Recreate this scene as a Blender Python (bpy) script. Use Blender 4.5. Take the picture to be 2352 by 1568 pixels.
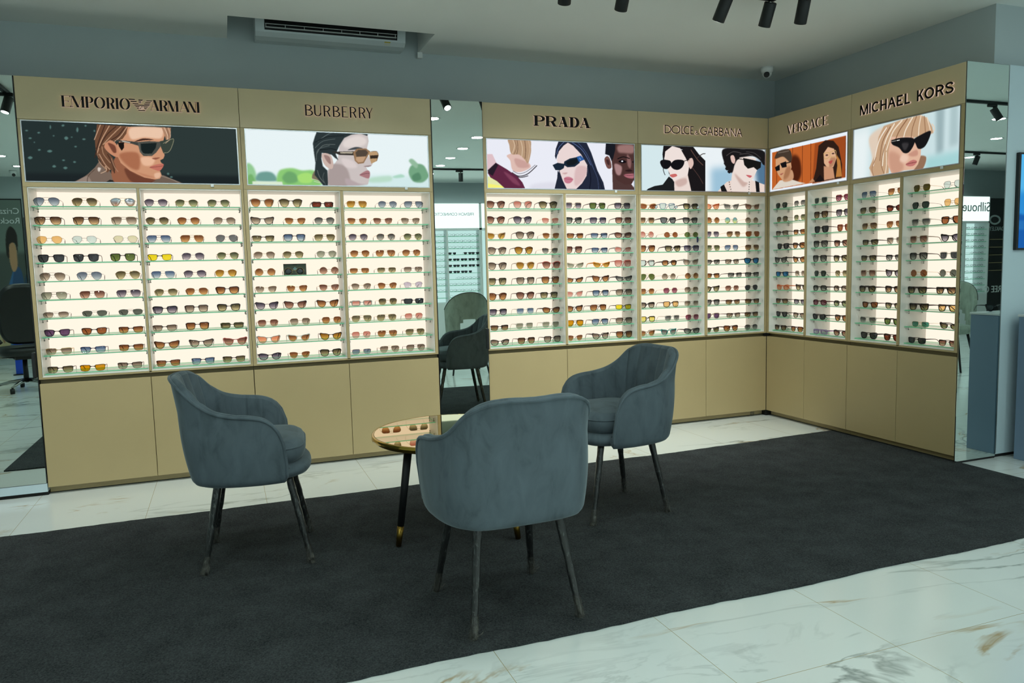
import bpy, math, random
import numpy as np
from mathutils import Vector, Matrix
random.seed(7)
PI = math.pi
SC = bpy.context.scene
for o in list(bpy.data.objects):
    bpy.data.objects.remove(o, do_unlink=True)
COL = SC.collection

# ------------------------------------------------------------------ camera
CAM = (-4.0526, -4.948, 1.2381)
YAW, PITCH, ROLL, FPX = 0.3606, -0.0964, -0.0244, 1739.89
fw = Vector((math.sin(YAW) * math.cos(PITCH), math.cos(YAW) * math.cos(PITCH), math.sin(PITCH)))
rt = Vector((math.cos(YAW), -math.sin(YAW), 0))
up = rt.cross(fw)
r2 = rt * math.cos(ROLL) + up * math.sin(ROLL)
u2 = -rt * math.sin(ROLL) + up * math.cos(ROLL)
cd = bpy.data.cameras.new('camera')
cam = bpy.data.objects.new('camera', cd)
COL.objects.link(cam)
M = Matrix((r2, u2, -fw)).transposed().to_4x4()
M.translation = Vector(CAM)
cam.matrix_world = M
cd.sensor_width = 36.0
cd.sensor_fit = 'HORIZONTAL'
cd.lens = FPX / 2352.0 * 36.0
cd.clip_start = 0.05
SC.camera = cam

# ------------------------------------------------------------------ world, exposure
w = bpy.data.worlds.new('world')
SC.world = w
w.use_nodes = True
w.node_tree.nodes['Background'].inputs[0].default_value = (0.62, 0.78, 0.76, 1)
w.node_tree.nodes['Background'].inputs[1].default_value = 0.15
SC.view_settings.view_transform = 'Standard'
SC.view_settings.look = 'None'
SC.view_settings.gamma = 1.0
SC.view_settings.exposure = 0.0
SC.view_settings.use_curve_mapping = False
try:
    SC.cycles.caustics_reflective = False
    SC.cycles.caustics_refractive = False
    SC.cycles.sample_clamp_indirect = 4.0
    SC.cycles.transparent_max_bounces = 24
    SC.cycles.max_bounces = 10
    SC.cycles.use_denoising = True
except Exception:
    pass
DOWNLIGHT_POWER = 112.0          # radiance of each ceiling downlight disc
SPOT_POWER = 48.0               # watts of each track spot
PANEL_RADIANCE = (1.08, 0.94, 0.78)   # backlit shelf panels, linear
POSTER_POWER = 0.96             # lightbox prints

# ------------------------------------------------------------------ node helpers
def lin(c):
    c = c / 255.0
    return c / 12.92 if c <= 0.04045 else ((c + 0.055) / 1.055) ** 2.4
def L(r, g, b, a=1.0):
    return (lin(r), lin(g), lin(b), a)
def newmat(name):
    m = bpy.data.materials.new(name)
    m.use_nodes = True
    nt = m.node_tree
    nt.nodes.clear()
    out = nt.nodes.new('ShaderNodeOutputMaterial')
    return m, nt, out
def nd(nt, t, **kw):
    n = nt.nodes.new(t)
    for k, v in kw.items():
        if k in n.inputs:
            n.inputs[k].default_value = v
        else:
            setattr(n, k, v)
    return n
def ln(nt, a, ao, b, bi):
    nt.links.new(a.outputs[ao], b.inputs[bi])
def pbr(name, col, rough=0.5, metal=0.0, spec=0.5, bump=None, var=None, coat=0.0, sheen=0.0):
    """principled with a faint procedural variation"""
    m, nt, out = newmat(name)
    p = nd(nt, 'ShaderNodeBsdfPrincipled')
    p.inputs['Base Color'].default_value = L(*col)
    p.inputs['Roughness'].default_value = rough
    p.inputs['Metallic'].default_value = metal
    p.inputs['Specular IOR Level'].default_value = spec
    if coat:
        p.inputs['Coat Weight'].default_value = coat
        p.inputs['Coat Roughness'].default_value = 0.1
    if sheen:
        p.inputs['Sheen Weight'].default_value = sheen
        p.inputs['Sheen Roughness'].default_value = 0.4
        p.inputs['Sheen Tint'].default_value = L(190, 210, 215)
    tc = nd(nt, 'ShaderNodeTexCoord')
    sc, amt = var if var else (6.0, 0.03)
    n = nd(nt, 'ShaderNodeTexNoise', Scale=sc, Detail=4.0)
    ln(nt, tc, 'Object', n, 'Vector')
    mr = nd(nt, 'ShaderNodeMapRange')
    mr.inputs['To Min'].default_value = 1 - amt
    mr.inputs['To Max'].default_value = 1 + amt
    ln(nt, n, 'Fac', mr, 'Value')
    mx = nd(nt, 'ShaderNodeMix', data_type='RGBA', blend_type='MULTIPLY')
    mx.inputs['Factor'].default_value = 1.0
    mx.inputs[6].default_value = L(*col)
    ln(nt, mr, 'Result', mx, 7)
    nt.links.new(mx.outputs[2], p.inputs['Base Color'])
    if bump:
        b = nd(nt, 'ShaderNodeBump', Strength=bump[1], Distance=bump[2] if len(bump) > 2 else 0.002)
        n2 = nd(nt, 'ShaderNodeTexNoise', Scale=bump[0], Detail=6.0)
        ln(nt, tc, 'Object', n2, 'Vector')
        ln(nt, n2, 'Fac', b, 'Height')
        ln(nt, b, 'Normal', p, 'Normal')
    ln(nt, p, 'BSDF', out, 'Surface')
    return m
def emit(name, col, s, noise=0.0):
    m, nt, out = newmat(name)
    e = nd(nt, 'ShaderNodeEmission', Strength=s)
    e.inputs['Color'].default_value = L(*col)
    ln(nt, e, 'Emission', out, 'Surface')
    return m
def tinted(name, top, bot, gloss=0.10, rough=0.03, mix_diffuse=0.0, axis='Z', refl=None):
    """thin coloured glass: transparent tint with a clear-coat reflection; the tint runs from top to bottom as moulded in"""
    m, nt, out = newmat(name)
    tc = nd(nt, 'ShaderNodeTexCoord')
    sp = nd(nt, 'ShaderNodeSeparateXYZ')
    ln(nt, tc, 'Generated', sp, 'Vector')
    cr = nd(nt, 'ShaderNodeValToRGB')
    e = cr.color_ramp.elements
    rt_ = lambda c: tuple(math.sqrt(lin(x) * q) for x, q in zip(c, (0.88, 1.0, 1.0))) + (1.0,)
    e[0].position, e[0].color = 0.05, rt_(bot)
    e[1].position, e[1].color = 0.86, rt_(top)
    em = e.new(0.48)
    em.color = rt_([(p + 1.25 * q) / 2.25 for p, q in zip(bot, top)])
    ln(nt, sp, axis, cr, 'Fac')
    t = nd(nt, 'ShaderNodeBsdfTransparent')
    ln(nt, cr, 'Color', t, 'Color')
    g = nd(nt, 'ShaderNodeBsdfGlossy', Roughness=rough)
    g.inputs['Color'].default_value = L(*refl) if refl else (1, 1, 1, 1)
    fr = nd(nt, 'ShaderNodeLayerWeight', Blend=0.12)
    mr = nd(nt, 'ShaderNodeMapRange')
    mr.inputs['To Min'].default_value = gloss * 0.5
    mr.inputs['To Max'].default_value = min(1.0, gloss + 0.35)
    ln(nt, fr, 'Facing', mr, 'Value')
    mx = nd(nt, 'ShaderNodeMixShader')
    ln(nt, mr, 'Result', mx, 'Fac')
    ln(nt, t, 'BSDF', mx, 1)
    ln(nt, g, 'BSDF', mx, 2)
    ln(nt, mx, 'Shader', out, 'Surface')
    return m
def acetate_clear(name, col, dens=0.5):
    """see-through coloured plastic"""
    m, nt, out = newmat(name)
    t = nd(nt, 'ShaderNodeBsdfTransparent')
    t.inputs['Color'].default_value = tuple(math.sqrt(lin(x)) for x in col) + (1.0,)
    p = nd(nt, 'ShaderNodeBsdfPrincipled', Roughness=0.12)
    p.inputs['Base Color'].default_value = L(*col)
    mx = nd(nt, 'ShaderNodeMixShader', Fac=dens)
    ln(nt, t, 'BSDF', mx, 1)
    ln(nt, p, 'BSDF', mx, 2)
    ln(nt, mx, 'Shader', out, 'Surface')
    return m

# ------------------------------------------------------------------ mesh helpers
class MB:
    def __init__(s):
        s.v, s.f, s.m, s.smooth = [], [], [], []
    def add(s, vs, fs, mi=0, smooth=False):
        b = len(s.v)
        s.v += [tuple(p) for p in vs]
        for f in fs:
            s.f.append(tuple(b + i for i in f))
            s.m.append(mi)
            s.smooth.append(smooth)
        return s
    def box(s, x0, y0, z0, x1, y1, z1, mi=0):
        if x0 > x1: x0, x1 = x1, x0
        if y0 > y1: y0, y1 = y1, y0
        if z0 > z1: z0, z1 = z1, z0
        v = [(x0, y0, z0), (x1, y0, z0), (x1, y1, z0), (x0, y1, z0), (x0, y0, z1), (x1, y0, z1), (x1, y1, z1), (x0, y1, z1)]
        return s.add(v, [(3, 2, 1, 0), (4, 5, 6, 7), (0, 1, 5, 4), (1, 2, 6, 5), (2, 3, 7, 6), (3, 0, 4, 7)], mi)
    def bbox(s, x0, y0, z0, x1, y1, z1, b=0.003, mi=0):
        """box with chamfered edges"""
        if x0 > x1: x0, x1 = x1, x0
        if y0 > y1: y0, y1 = y1, y0
        if z0 > z1: z0, z1 = z1, z0
        b = min(b, (x1 - x0) / 2.01, (y1 - y0) / 2.01, (z1 - z0) / 2.01)
        ids, v = {}, []
        for ix, x in enumerate((x0, x1)):
            for iy, y in enumerate((y0, y1)):
                for iz, z in enumerate((z0, z1)):
                    dx, dy, dz = (b if ix == 0 else -b), (b if iy == 0 else -b), (b if iz == 0 else -b)
                    for k, p in (('x', (x, y + dy, z + dz)), ('y', (x + dx, y, z + dz)), ('z', (x + dx, y + dy, z))):
                        ids[(ix, iy, iz, k)] = len(v)
                        v.append(p)
        g = lambda *a: ids[a]
        F = []
        F.append((g(0,0,0,'x'), g(0,0,1,'x'), g(0,1,1,'x'), g(0,1,0,'x')))
        F.append((g(1,0,0,'x'), g(1,1,0,'x'), g(1,1,1,'x'), g(1,0,1,'x')))
        F.append((g(0,0,0,'y'), g(1,0,0,'y'), g(1,0,1,'y'), g(0,0,1,'y')))
        F.append((g(0,1,0,'y'), g(0,1,1,'y'), g(1,1,1,'y'), g(1,1,0,'y')))
        F.append((g(0,0,0,'z'), g(0,1,0,'z'), g(1,1,0,'z'), g(1,0,0,'z')))
        F.append((g(0,0,1,'z'), g(1,0,1,'z'), g(1,1,1,'z'), g(0,1,1,'z')))
        for a in (0, 1):
            for c in (0, 1):
                F.append((g(a,c,0,'x'), g(a,c,1,'x'), g(a,c,1,'y'), g(a,c,0,'y')))
                F.append((g(a,0,c,'x'), g(a,1,c,'x'), g(a,1,c,'z'), g(a,0,c,'z')))
                F.append((g(0,a,c,'y'), g(1,a,c,'y'), g(1,a,c,'z'), g(0,a,c,'z')))
                for e in (0, 1):
                    pass
        for a in (0, 1):
            for c in (0, 1):
                for e in (0, 1):
                    F.append((g(a,c,e,'x'), g(a,c,e,'y'), g(a,c,e,'z')))
        return s.add(v, F, mi)
    def tube(s, pts, r, n=8, mi=0, cap=True, closed=False, flat=1.0):
        """round tube along points; r a number or one per point"""
        pts = [Vector(p) for p in pts]
        N = len(pts)
        rs = r if isinstance(r, (list, tuple)) else [r] * N
        vs, fs = [], []
        prev = None
        for i, p in enumerate(pts):
            if closed:
                d = pts[(i + 1) % N] - pts[i - 1]
            else:
                d = pts[min(i + 1, N - 1)] - pts[max(i - 1, 0)]
            d = d.normalized() if d.length > 1e-9 else Vector((0, 0, 1))
            if prev is None:
                a = d.cross(Vector((0, 0, 1)))
                if a.length < 0.05: a = d.cross(Vector((0, 1, 0)))
            else:
                a = prev - d * prev.dot(d)
                if a.length < 1e-6: a = d.cross(Vector((0, 0, 1)))
            a.normalize()
            b = d.cross(a)
            prev = a
            for k in range(n):
                t = 2 * PI * k / n
                vs.append(p + a * (math.cos(t) * rs[i]) + b * (math.sin(t) * rs[i] * flat))
        for i in range(N if closed else N - 1):
            j = (i + 1) % N
            for k in range(n):
                fs.append((i * n + k, i * n + (k + 1) % n, j * n + (k + 1) % n, j * n + k))
        s.add(vs, fs, mi, True)
        if cap and not closed:
            b = len(s.v) - len(vs)
            s.f.append(tuple(b + k for k in reversed(range(n)))); s.m.append(mi); s.smooth.append(False)
            s.f.append(tuple(b + (N - 1) * n + k for k in range(n))); s.m.append(mi); s.smooth.append(False)
        return s
    def lathe(s, prof, c=(0, 0, 0), n=32, mi=0, axis='z', smooth=True):
        vs, fs = [], []
        for r, h in prof:
            for k in range(n):
                t = 2 * PI * k / n
                if axis == 'z': vs.append((c[0] + r * math.cos(t), c[1] + r * math.sin(t), c[2] + h))
                elif axis == 'y': vs.append((c[0] + r * math.cos(t), c[1] + h, c[2] + r * math.sin(t)))
                else: vs.append((c[0] + h, c[1] + r * math.cos(t), c[2] + r * math.sin(t)))
        P = len(prof)
        for i in range(P - 1):
            for k in range(n):
                fs.append((i * n + k, i * n + (k + 1) % n, (i + 1) * n + (k + 1) % n, (i + 1) * n + k))
        s.add(vs, fs, mi, smooth)
        b = len(s.v) - len(vs)
        if prof[0][0] > 1e-6:
            s.f.append(tuple(b + k for k in reversed(range(n)))); s.m.append(mi); s.smooth.append(False)
        if prof[-1][0] > 1e-6:
            s.f.append(tuple(b + (P - 1) * n + k for k in range(n))); s.m.append(mi); s.smooth.append(False)
        return s
    def grid(s, fn, nu, nv, mi=0, cu=False, cv=False, smooth=True):
        vs = [fn(i, j) for i in range(nu) for j in range(nv)]
        fs = []
        for i in range(nu if cu else nu - 1):
            for j in range(nv if cv else nv - 1):
                a, b = i, (i + 1) % nu
                c, d = j, (j + 1) % nv
                fs.append((a * nv + c, b * nv + c, b * nv + d, a * nv + d))
        return s.add(vs, fs, mi, smooth)
    def xf(s, M):
        s.v = [tuple(M @ Vector(p)) for p in s.v]
        return s
    def mesh(s, name, mats):
        me = bpy.data.meshes.new(name)
        me.from_pydata(s.v, [], s.f)
        for m in (mats if isinstance(mats, (list, tuple)) else [mats]):
            me.materials.append(m)
        me.polygons.foreach_set('material_index', s.m)
        me.polygons.foreach_set('use_smooth', s.smooth)
        import bmesh
        bm = bmesh.new(); bm.from_mesh(me)
        bmesh.ops.recalc_face_normals(bm, faces=bm.faces)
        bm.to_mesh(me); bm.free()
        me.update()
        return me
    def obj(s, name, mats, parent=None, loc=None, rotz=0.0):
        return link(name, s.mesh(name, mats), parent, loc, rotz)
def link(name, data, parent=None, loc=None, rotz=0.0):
    o = bpy.data.objects.new(name, data)
    COL.objects.link(o)
    if parent is not None: o.parent = parent
    if loc is not None: o.location = loc
    if rotz: o.rotation_euler = (0, 0, rotz)
    return o
def tag(o, label, cat, group=None, kind=None):
    o['label'] = label
    o['category'] = cat
    if group: o['group'] = group
    if kind: o['kind'] = kind
    return o
def thing(name, label, cat, loc=(0, 0, 0), rotz=0.0, group=None):
    o = link(name, None, None, loc, rotz)
    o.empty_display_size = 0.05
    return tag(o, label, cat, group)
def struct(name, mb, mats):
    o = mb.obj(name, mats)
    o['kind'] = 'structure'
    return o
def dup(root, loc, rotz, label, group=None):
    r = root.copy(); COL.objects.link(r); r.location = loc; r.rotation_euler = (0, 0, rotz); r['label'] = label
    if group: r['group'] = group
    for ch in list(root.children):
        c = ch.copy(); COL.objects.link(c); c.parent = r
        for g in list(ch.children):
            d = g.copy(); COL.objects.link(d); d.parent = c
    return r
def catmull(pts, n, closed=True):
    P = [Vector(p) for p in pts]
    N = len(P)
    out = []
    segs = N if closed else N - 1
    for i in range(segs):
        if closed: a, b, c, d = P[i - 1], P[i], P[(i + 1) % N], P[(i + 2) % N]
        else: a, b, c, d = P[max(i - 1, 0)], P[i], P[i + 1], P[min(i + 2, N - 1)]
        for k in range(n):
            t = k / n
            out.append(0.5 * ((2 * b) + (c - a) * t + (2 * a - 5 * b + 4 * c - d) * t * t + (3 * b - a - 3 * c + d) * t ** 3))
    if not closed: out.append(P[-1])
    return out
ORD = ['first', 'second', 'third', 'fourth', 'fifth', 'sixth', 'seventh', 'eighth', 'ninth', 'tenth', 'eleventh', 'twelfth']
# ------------------------------------------------------------------ materials
LAM = pbr('beige_laminate', (176, 157, 116), 0.42, spec=0.4, var=(3.0, 0.05), bump=(220.0, 0.05, 0.0006))
LAMF = pbr('beige_laminate_fascia', (200, 181, 144), 0.38, spec=0.4, var=(5.0, 0.06), bump=(160.0, 0.05, 0.0006))
LAMD = pbr('shaded_recess_laminate', (120, 108, 76), 0.6)  # same beige laminate, darkened in colour for the shade of the recess
WHITE = pbr('white_laminate', (236, 236, 230), 0.35, var=(4.0, 0.02))
WALLM = pbr('grey_blue_paint', (178, 189, 191), 0.75, var=(2.5, 0.03), bump=(90.0, 0.05, 0.001))
CEILM = pbr('ceiling_paint', (240, 243, 240), 0.85, var=(2.0, 0.02))
PANELW = pbr('pale_panel', (190, 208, 216), 0.4, var=(2.0, 0.02))
BLACK = pbr('black_plastic', (14, 15, 16), 0.45)
BLACKM = pbr('black_powder_coat', (16, 18, 20), 0.5)
DARKG = pbr('shadow_gap_black', (12, 12, 11), 0.8)  # near-black for floor-level strips, the shade of gaps put into the colour
CHROME = pbr('chrome', (170, 170, 166), 0.18, metal=1.0)
ALU = pbr('aluminium_trim', (190, 195, 200), 0.3, metal=1.0)
WPLAST = pbr('white_plastic', (222, 226, 226), 0.35)
ACM = pbr('air_conditioner_plastic', (206, 216, 219), 0.45)
PED = pbr('pedestal_blue', (116, 138, 162), 0.5, var=(2.0, 0.03))
GOLD = pbr('polished_gold', (196, 160, 70), 0.12, metal=1.0)
GOLDB = pbr('brass_tip', (128, 102, 44), 0.35, metal=1.0)
PANEL = emit('backlit_panel', (255, 255, 255), 1.0)
PANEL.node_tree.nodes['Emission'].inputs['Color'].default_value = PANEL_RADIANCE + (1.0,)
GLOW = emit('lit_acrylic_edge', (255, 224, 200), 0.6)
def mirror_mat(name, col, rough=0.0):
    m, nt, out = newmat(name)
    g = nd(nt, 'ShaderNodeBsdfGlossy', Roughness=rough)
    g.inputs['Color'].default_value = L(*col)
    ln(nt, g, 'BSDF', out, 'Surface')
    return m
MIRROR = mirror_mat('mirror_glass', (216, 229, 223))
TABLETOP = mirror_mat('mirrored_table_glass', (214, 200, 172), 0.015)
def glass_mats():
    m, nt, out = newmat('shelf_glass')
    t = nd(nt, 'ShaderNodeBsdfTransparent'); t.inputs['Color'].default_value = (0.955, 0.985, 0.97, 1)
    g = nd(nt, 'ShaderNodeBsdfGlossy', Roughness=0.02)
    f = nd(nt, 'ShaderNodeFresnel', IOR=1.45)
    sc = nd(nt, 'ShaderNodeMath', operation='MULTIPLY'); sc.inputs[1].default_value = 0.55
    ln(nt, f, 'Fac', sc, 0)
    mx = nd(nt, 'ShaderNodeMixShader')
    ln(nt, sc, 'Value', mx, 'Fac'); ln(nt, t, 'BSDF', mx, 1); ln(nt, g, 'BSDF', mx, 2); ln(nt, mx, 'Shader', out, 'Surface')
    e, nt, out = newmat('shelf_glass_edge')
    tr = nd(nt, 'ShaderNodeBsdfTranslucent'); tr.inputs['Color'].default_value = L(150, 242, 200)  # green of the glass, brightened in colour to imitate light glowing inside the edge
    p = nd(nt, 'ShaderNodeBsdfPrincipled', Roughness=0.15); p.inputs['Base Color'].default_value = L(130, 228, 182)
    mx = nd(nt, 'ShaderNodeMixShader', Fac=0.5)
    ln(nt, tr, 'BSDF', mx, 1); ln(nt, p, 'BSDF', mx, 2); ln(nt, mx, 'Shader', out, 'Surface')
    return m, e
GLASS, GEDGE = glass_mats()
def carpet_mat():
    m, nt, out = newmat('charcoal_carpet')
    p = nd(nt, 'ShaderNodeBsdfPrincipled', Roughness=0.95)
    p.inputs['Specular IOR Level'].default_value = 0.1
    tc = nd(nt, 'ShaderNodeTexCoord')
    n1 = nd(nt, 'ShaderNodeTexNoise', Scale=170.0, Detail=4.0, Roughness=0.7)
    n2 = nd(nt, 'ShaderNodeTexNoise', Scale=7.0, Detail=5.0)
    ln(nt, tc, 'Object', n1, 'Vector'); ln(nt, tc, 'Object', n2, 'Vector')
    ad = nd(nt, 'ShaderNodeMath', operation='MULTIPLY_ADD'); ad.inputs[1].default_value = 0.3
    ln(nt, n2, 'Fac', ad, 0); ln(nt, n1, 'Fac', ad, 2)
    cr = nd(nt, 'ShaderNodeValToRGB')
    e = cr.color_ramp.elements
    e[0].position, e[0].color = 0.42, L(24, 26, 28)
    e[1].position, e[1].color = 0.9, L(80, 84, 86)
    ln(nt, ad, 'Value', cr, 'Fac'); ln(nt, cr, 'Color', p, 'Base Color')
    b = nd(nt, 'ShaderNodeBump', Strength=0.6, Distance=0.004)
    ln(nt, n1, 'Fac', b, 'Height'); ln(nt, b, 'Normal', p, 'Normal'); ln(nt, p, 'BSDF', out, 'Surface')
    return m
CARPET = carpet_mat()
def marble_mat():
    m, nt, out = newmat('white_marble_tiles')
    p = nd(nt, 'ShaderNodeBsdfPrincipled', Roughness=0.16)
    tc = nd(nt, 'ShaderNodeTexCoord')
    def veins(scale, rot, stretch, width, det, seed):
        mp = nd(nt, 'ShaderNodeMapping')
        mp.inputs['Rotation'].default_value = (0, 0, rot)
        mp.inputs['Location'].default_value = (seed, seed * 0.7, seed * 1.3)
        mp.inputs['Scale'].default_value = (scale, scale * stretch, scale)
        n = nd(nt, 'ShaderNodeTexNoise', Scale=1.0, Detail=det, Roughness=0.55, Distortion=1.1)
        ln(nt, tc, 'Object', mp, 'Vector'); ln(nt, mp, 'Vector', n, 'Vector')
        s = nd(nt, 'ShaderNodeMath', operation='SUBTRACT'); s.inputs[1].default_value = 0.5
        a = nd(nt, 'ShaderNodeMath', operation='ABSOLUTE')
        r = nd(nt, 'ShaderNodeMapRange'); r.inputs['From Max'].default_value = width; r.inputs['To Min'].default_value = 1.0; r.inputs['To Max'].default_value = 0.0
        ln(nt, n, 'Fac', s, 0); ln(nt, s, 'Value', a, 0); ln(nt, a, 'Value', r, 'Value')
        return r
    def mask(scale, lo, hi, seed):
        mp = nd(nt, 'ShaderNodeMapping'); mp.inputs['Location'].default_value = (seed, seed, seed)
        n = nd(nt, 'ShaderNodeTexNoise', Scale=scale, Detail=2.0)
        ln(nt, tc, 'Object', mp, 'Vector'); ln(nt, mp, 'Vector', n, 'Vector')
        r = nd(nt, 'ShaderNodeMapRange'); r.inputs['From Min'].default_value = lo; r.inputs['From Max'].default_value = hi
        ln(nt, n, 'Fac', r, 'Value'); return r
    def mul(a, b, k=1.0):
        x = nd(nt, 'ShaderNodeMath', operation='MULTIPLY'); nt.links.new(a.outputs[0], x.inputs[0]); nt.links.new(b.outputs[0], x.inputs[1])
        y = nd(nt, 'ShaderNodeMath', operation='MULTIPLY'); y.inputs[1].default_value = k; ln(nt, x, 'Value', y, 0); return y
    g = mul(veins(0.75, 0.62, 2.8, 0.022, 6.0, 3.1), mask(1.1, 0.48, 0.62, 5.0), 0.85)
    g2 = mul(veins(1.7, 0.5, 3.2, 0.03, 5.0, 9.4), mask(1.6, 0.55, 0.7, 1.0), 0.3)
    t = mul(veins(0.75, 0.62, 2.8, 0.014, 6.0, 3.13), mask(2.2, 0.53, 0.64, 8.0), 0.85)
    base = nd(nt, 'ShaderNodeRGB'); base.outputs[0].default_value = L(228, 233, 231)
    def blend(a, fac, col):
        x = nd(nt, 'ShaderNodeMix', data_type='RGBA')
        nt.links.new(fac.outputs[0], x.inputs['Factor']); nt.links.new(a, x.inputs[6]); x.inputs[7].default_value = L(*col)
        return x.outputs[2]
    c = blend(base.outputs[0], g, (120, 130, 126))
    c = blend(c, g2, (140, 150, 146))
    c = blend(c, t, (176, 142, 82))
    # grout: joints every 0.6 m in x and 1.2 m in y
    sp = nd(nt, 'ShaderNodeSeparateXYZ'); ln(nt, tc, 'Object', sp, 'Vector')
    def joint(o, off, size):
        a = nd(nt, 'ShaderNodeMath', operation='ADD'); a.inputs[1].default_value = off; ln(nt, sp, o, a, 0)
        f = nd(nt, 'ShaderNodeMath', operation='PINGPONG'); f.inputs[1].default_value = size / 2; ln(nt, a, 'Value', f, 0)
        l = nd(nt, 'ShaderNodeMath', operation='LESS_THAN'); l.inputs[1].default_value = 0.0011; ln(nt, f, 'Value', l, 0); return l
    jx, jy = joint('X', 0.30 + 0.6 * 20, 0.6), joint('Y', 0.82 + 1.2 * 20 - 0.02, 1.2)
    mxm = nd(nt, 'ShaderNodeMath', operation='MAXIMUM'); ln(nt, jx, 'Value', mxm, 0); ln(nt, jy, 'Value', mxm, 1)
    c = blend(c, mxm, (176, 164, 130))
    nt.links.new(c, p.inputs['Base Color'])
    ln(nt, p, 'BSDF', out, 'Surface')
    return m
MARBLE = marble_mat()
def velvet_mat(name, col):
    m, nt, out = newmat(name)
    p = nd(nt, 'ShaderNodeBsdfPrincipled', Roughness=0.85)
    p.inputs['Specular IOR Level'].default_value = 0.15
    p.inputs['Sheen Weight'].default_value = 0.55
    p.inputs['Sheen Roughness'].default_value = 0.35
    p.inputs['Sheen Tint'].default_value = L(186, 198, 202)
    tc = nd(nt, 'ShaderNodeTexCoord')
    mp = nd(nt, 'ShaderNodeMapping'); mp.inputs['Scale'].default_value = (15, 15, 7)
    n = nd(nt, 'ShaderNodeTexNoise', Scale=1.0, Detail=5.0, Roughness=0.6, Distortion=0.6)
    ln(nt, tc, 'Object', mp, 'Vector'); ln(nt, mp, 'Vector', n, 'Vector')
    cr = nd(nt, 'ShaderNodeValToRGB')
    e = cr.color_ramp.elements
    e[0].position, e[0].color = 0.3, L(*[int(x * 0.86) for x in col])
    e[1].position, e[1].color = 0.46, L(*col)
    e2 = cr.color_ramp.elements.new(0.72); e2.color = L(*[min(255, int(x * 1.1)) for x in col])
    ln(nt, n, 'Fac', cr, 'Fac'); ln(nt, cr, 'Color', p, 'Base Color')
    n2 = nd(nt, 'ShaderNodeTexNoise', Scale=420.0, Detail=2.0); ln(nt, tc, 'Object', n2, 'Vector')
    b = nd(nt, 'ShaderNodeBump', Strength=0.15, Distance=0.001); ln(nt, n2, 'Fac', b, 'Height'); ln(nt, b, 'Normal', p, 'Normal')
    ln(nt, p, 'BSDF', out, 'Surface')
    return m
VELVET = velvet_mat('grey_blue_velvet', (88, 99, 106))
BEIGEV = velvet_mat('grey_green_fabric', (150, 160, 148))
def wrap_mat():
    """dark metal leg in crinkled cling film, highlights painted as pale streaks"""
    m, nt, out = newmat('film_wrapped_metal')
    p = nd(nt, 'ShaderNodeBsdfPrincipled', Roughness=0.3)
    tc = nd(nt, 'ShaderNodeTexCoord')
    mp = nd(nt, 'ShaderNodeMapping'); mp.inputs['Scale'].default_value = (60, 60, 22); mp.inputs['Rotation'].default_value = (0.5, 0.3, 0)
    n = nd(nt, 'ShaderNodeTexNoise', Scale=1.0, Detail=4.0, Roughness=0.65, Distortion=1.5)
    ln(nt, tc, 'Object', mp, 'Vector'); ln(nt, mp, 'Vector', n, 'Vector')
    cr = nd(nt, 'ShaderNodeValToRGB'); e = cr.color_ramp.elements
    e[0].position, e[0].color = 0.54, L(26, 27, 27)
    e[1].position, e[1].color = 0.80, L(112, 116, 114)  # pale streaks are film highlights painted into the base colour
    ln(nt, n, 'Fac', cr, 'Fac'); ln(nt, cr, 'Color', p, 'Base Color')
    p.inputs['Coat Weight'].default_value = 0.6
    b = nd(nt, 'ShaderNodeBump', Strength=0.8, Distance=0.004); ln(nt, n, 'Fac', b, 'Height'); ln(nt, b, 'Normal', p, 'Normal')
    ln(nt, p, 'BSDF', out, 'Surface')
    return m
WRAP = wrap_mat()
def film_mat():
    m, nt, out = newmat('cling_film')
    t = nd(nt, 'ShaderNodeBsdfTransparent')
    p = nd(nt, 'ShaderNodeBsdfPrincipled', Roughness=0.2); p.inputs['Base Color'].default_value = L(120, 118, 110)
    tc = nd(nt, 'ShaderNodeTexCoord'); n = nd(nt, 'ShaderNodeTexNoise', Scale=70.0, Detail=4.0); ln(nt, tc, 'Object', n, 'Vector')
    r = nd(nt, 'ShaderNodeMapRange'); r.inputs['From Min'].default_value = 0.35; r.inputs['From Max'].default_value = 0.7; r.inputs['To Min'].default_value = 0.05; r.inputs['To Max'].default_value = 0.5
    ln(nt, n, 'Fac', r, 'Value')
    mx = nd(nt, 'ShaderNodeMixShader'); ln(nt, r, 'Result', mx, 'Fac'); ln(nt, t, 'BSDF', mx, 1); ln(nt, p, 'BSDF', mx, 2); ln(nt, mx, 'Shader', out, 'Surface')
    return m
FILM = film_mat()
def poster_mat():
    m, nt, out = newmat('backlit_print')
    a = nd(nt, 'ShaderNodeVertexColor', layer_name='print')
    e = nd(nt, 'ShaderNodeEmission', Strength=POSTER_POWER)
    ln(nt, a, 'Color', e, 'Color'); ln(nt, e, 'Emission', out, 'Surface')
    return m
PRINT = poster_mat()

# ------------------------------------------------------------------ room shell
CZ = 2.74
XW, YW = 0.35, 0.35
s = MB().box(-7.9, -8.3, -0.1, 9.9, 0.6, 0.0); struct('floor', s, MARBLE)
RX0, RX1, RY0 = -3.945, -2.70, -0.10      # ceiling recess over the air conditioner
s = MB()
s.box(-7.9, -8.3, CZ, 9.9, RY0, CZ + 0.45).box(-7.9, RY0, CZ, RX0, 0.6, CZ + 0.45).box(RX1, RY0, CZ, 9.9, 0.6, CZ + 0.45).box(RX0, RY0, CZ + 0.32, RX1, 0.6, CZ + 0.45)
struct('ceiling', s, CEILM)
struct('wall_back', MB().box(-7.9, YW, 0, XW + 0.2, YW + 0.15, CZ + 0.33), WALLM)
struct('wall_right', MB().box(XW, -1.6, 0, XW + 0.2, YW, CZ), WALLM)
struct('wall_return', MB().box(XW + 0.2, -1.6, 0, 9.9, -1.45, CZ), WALLM)
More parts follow.
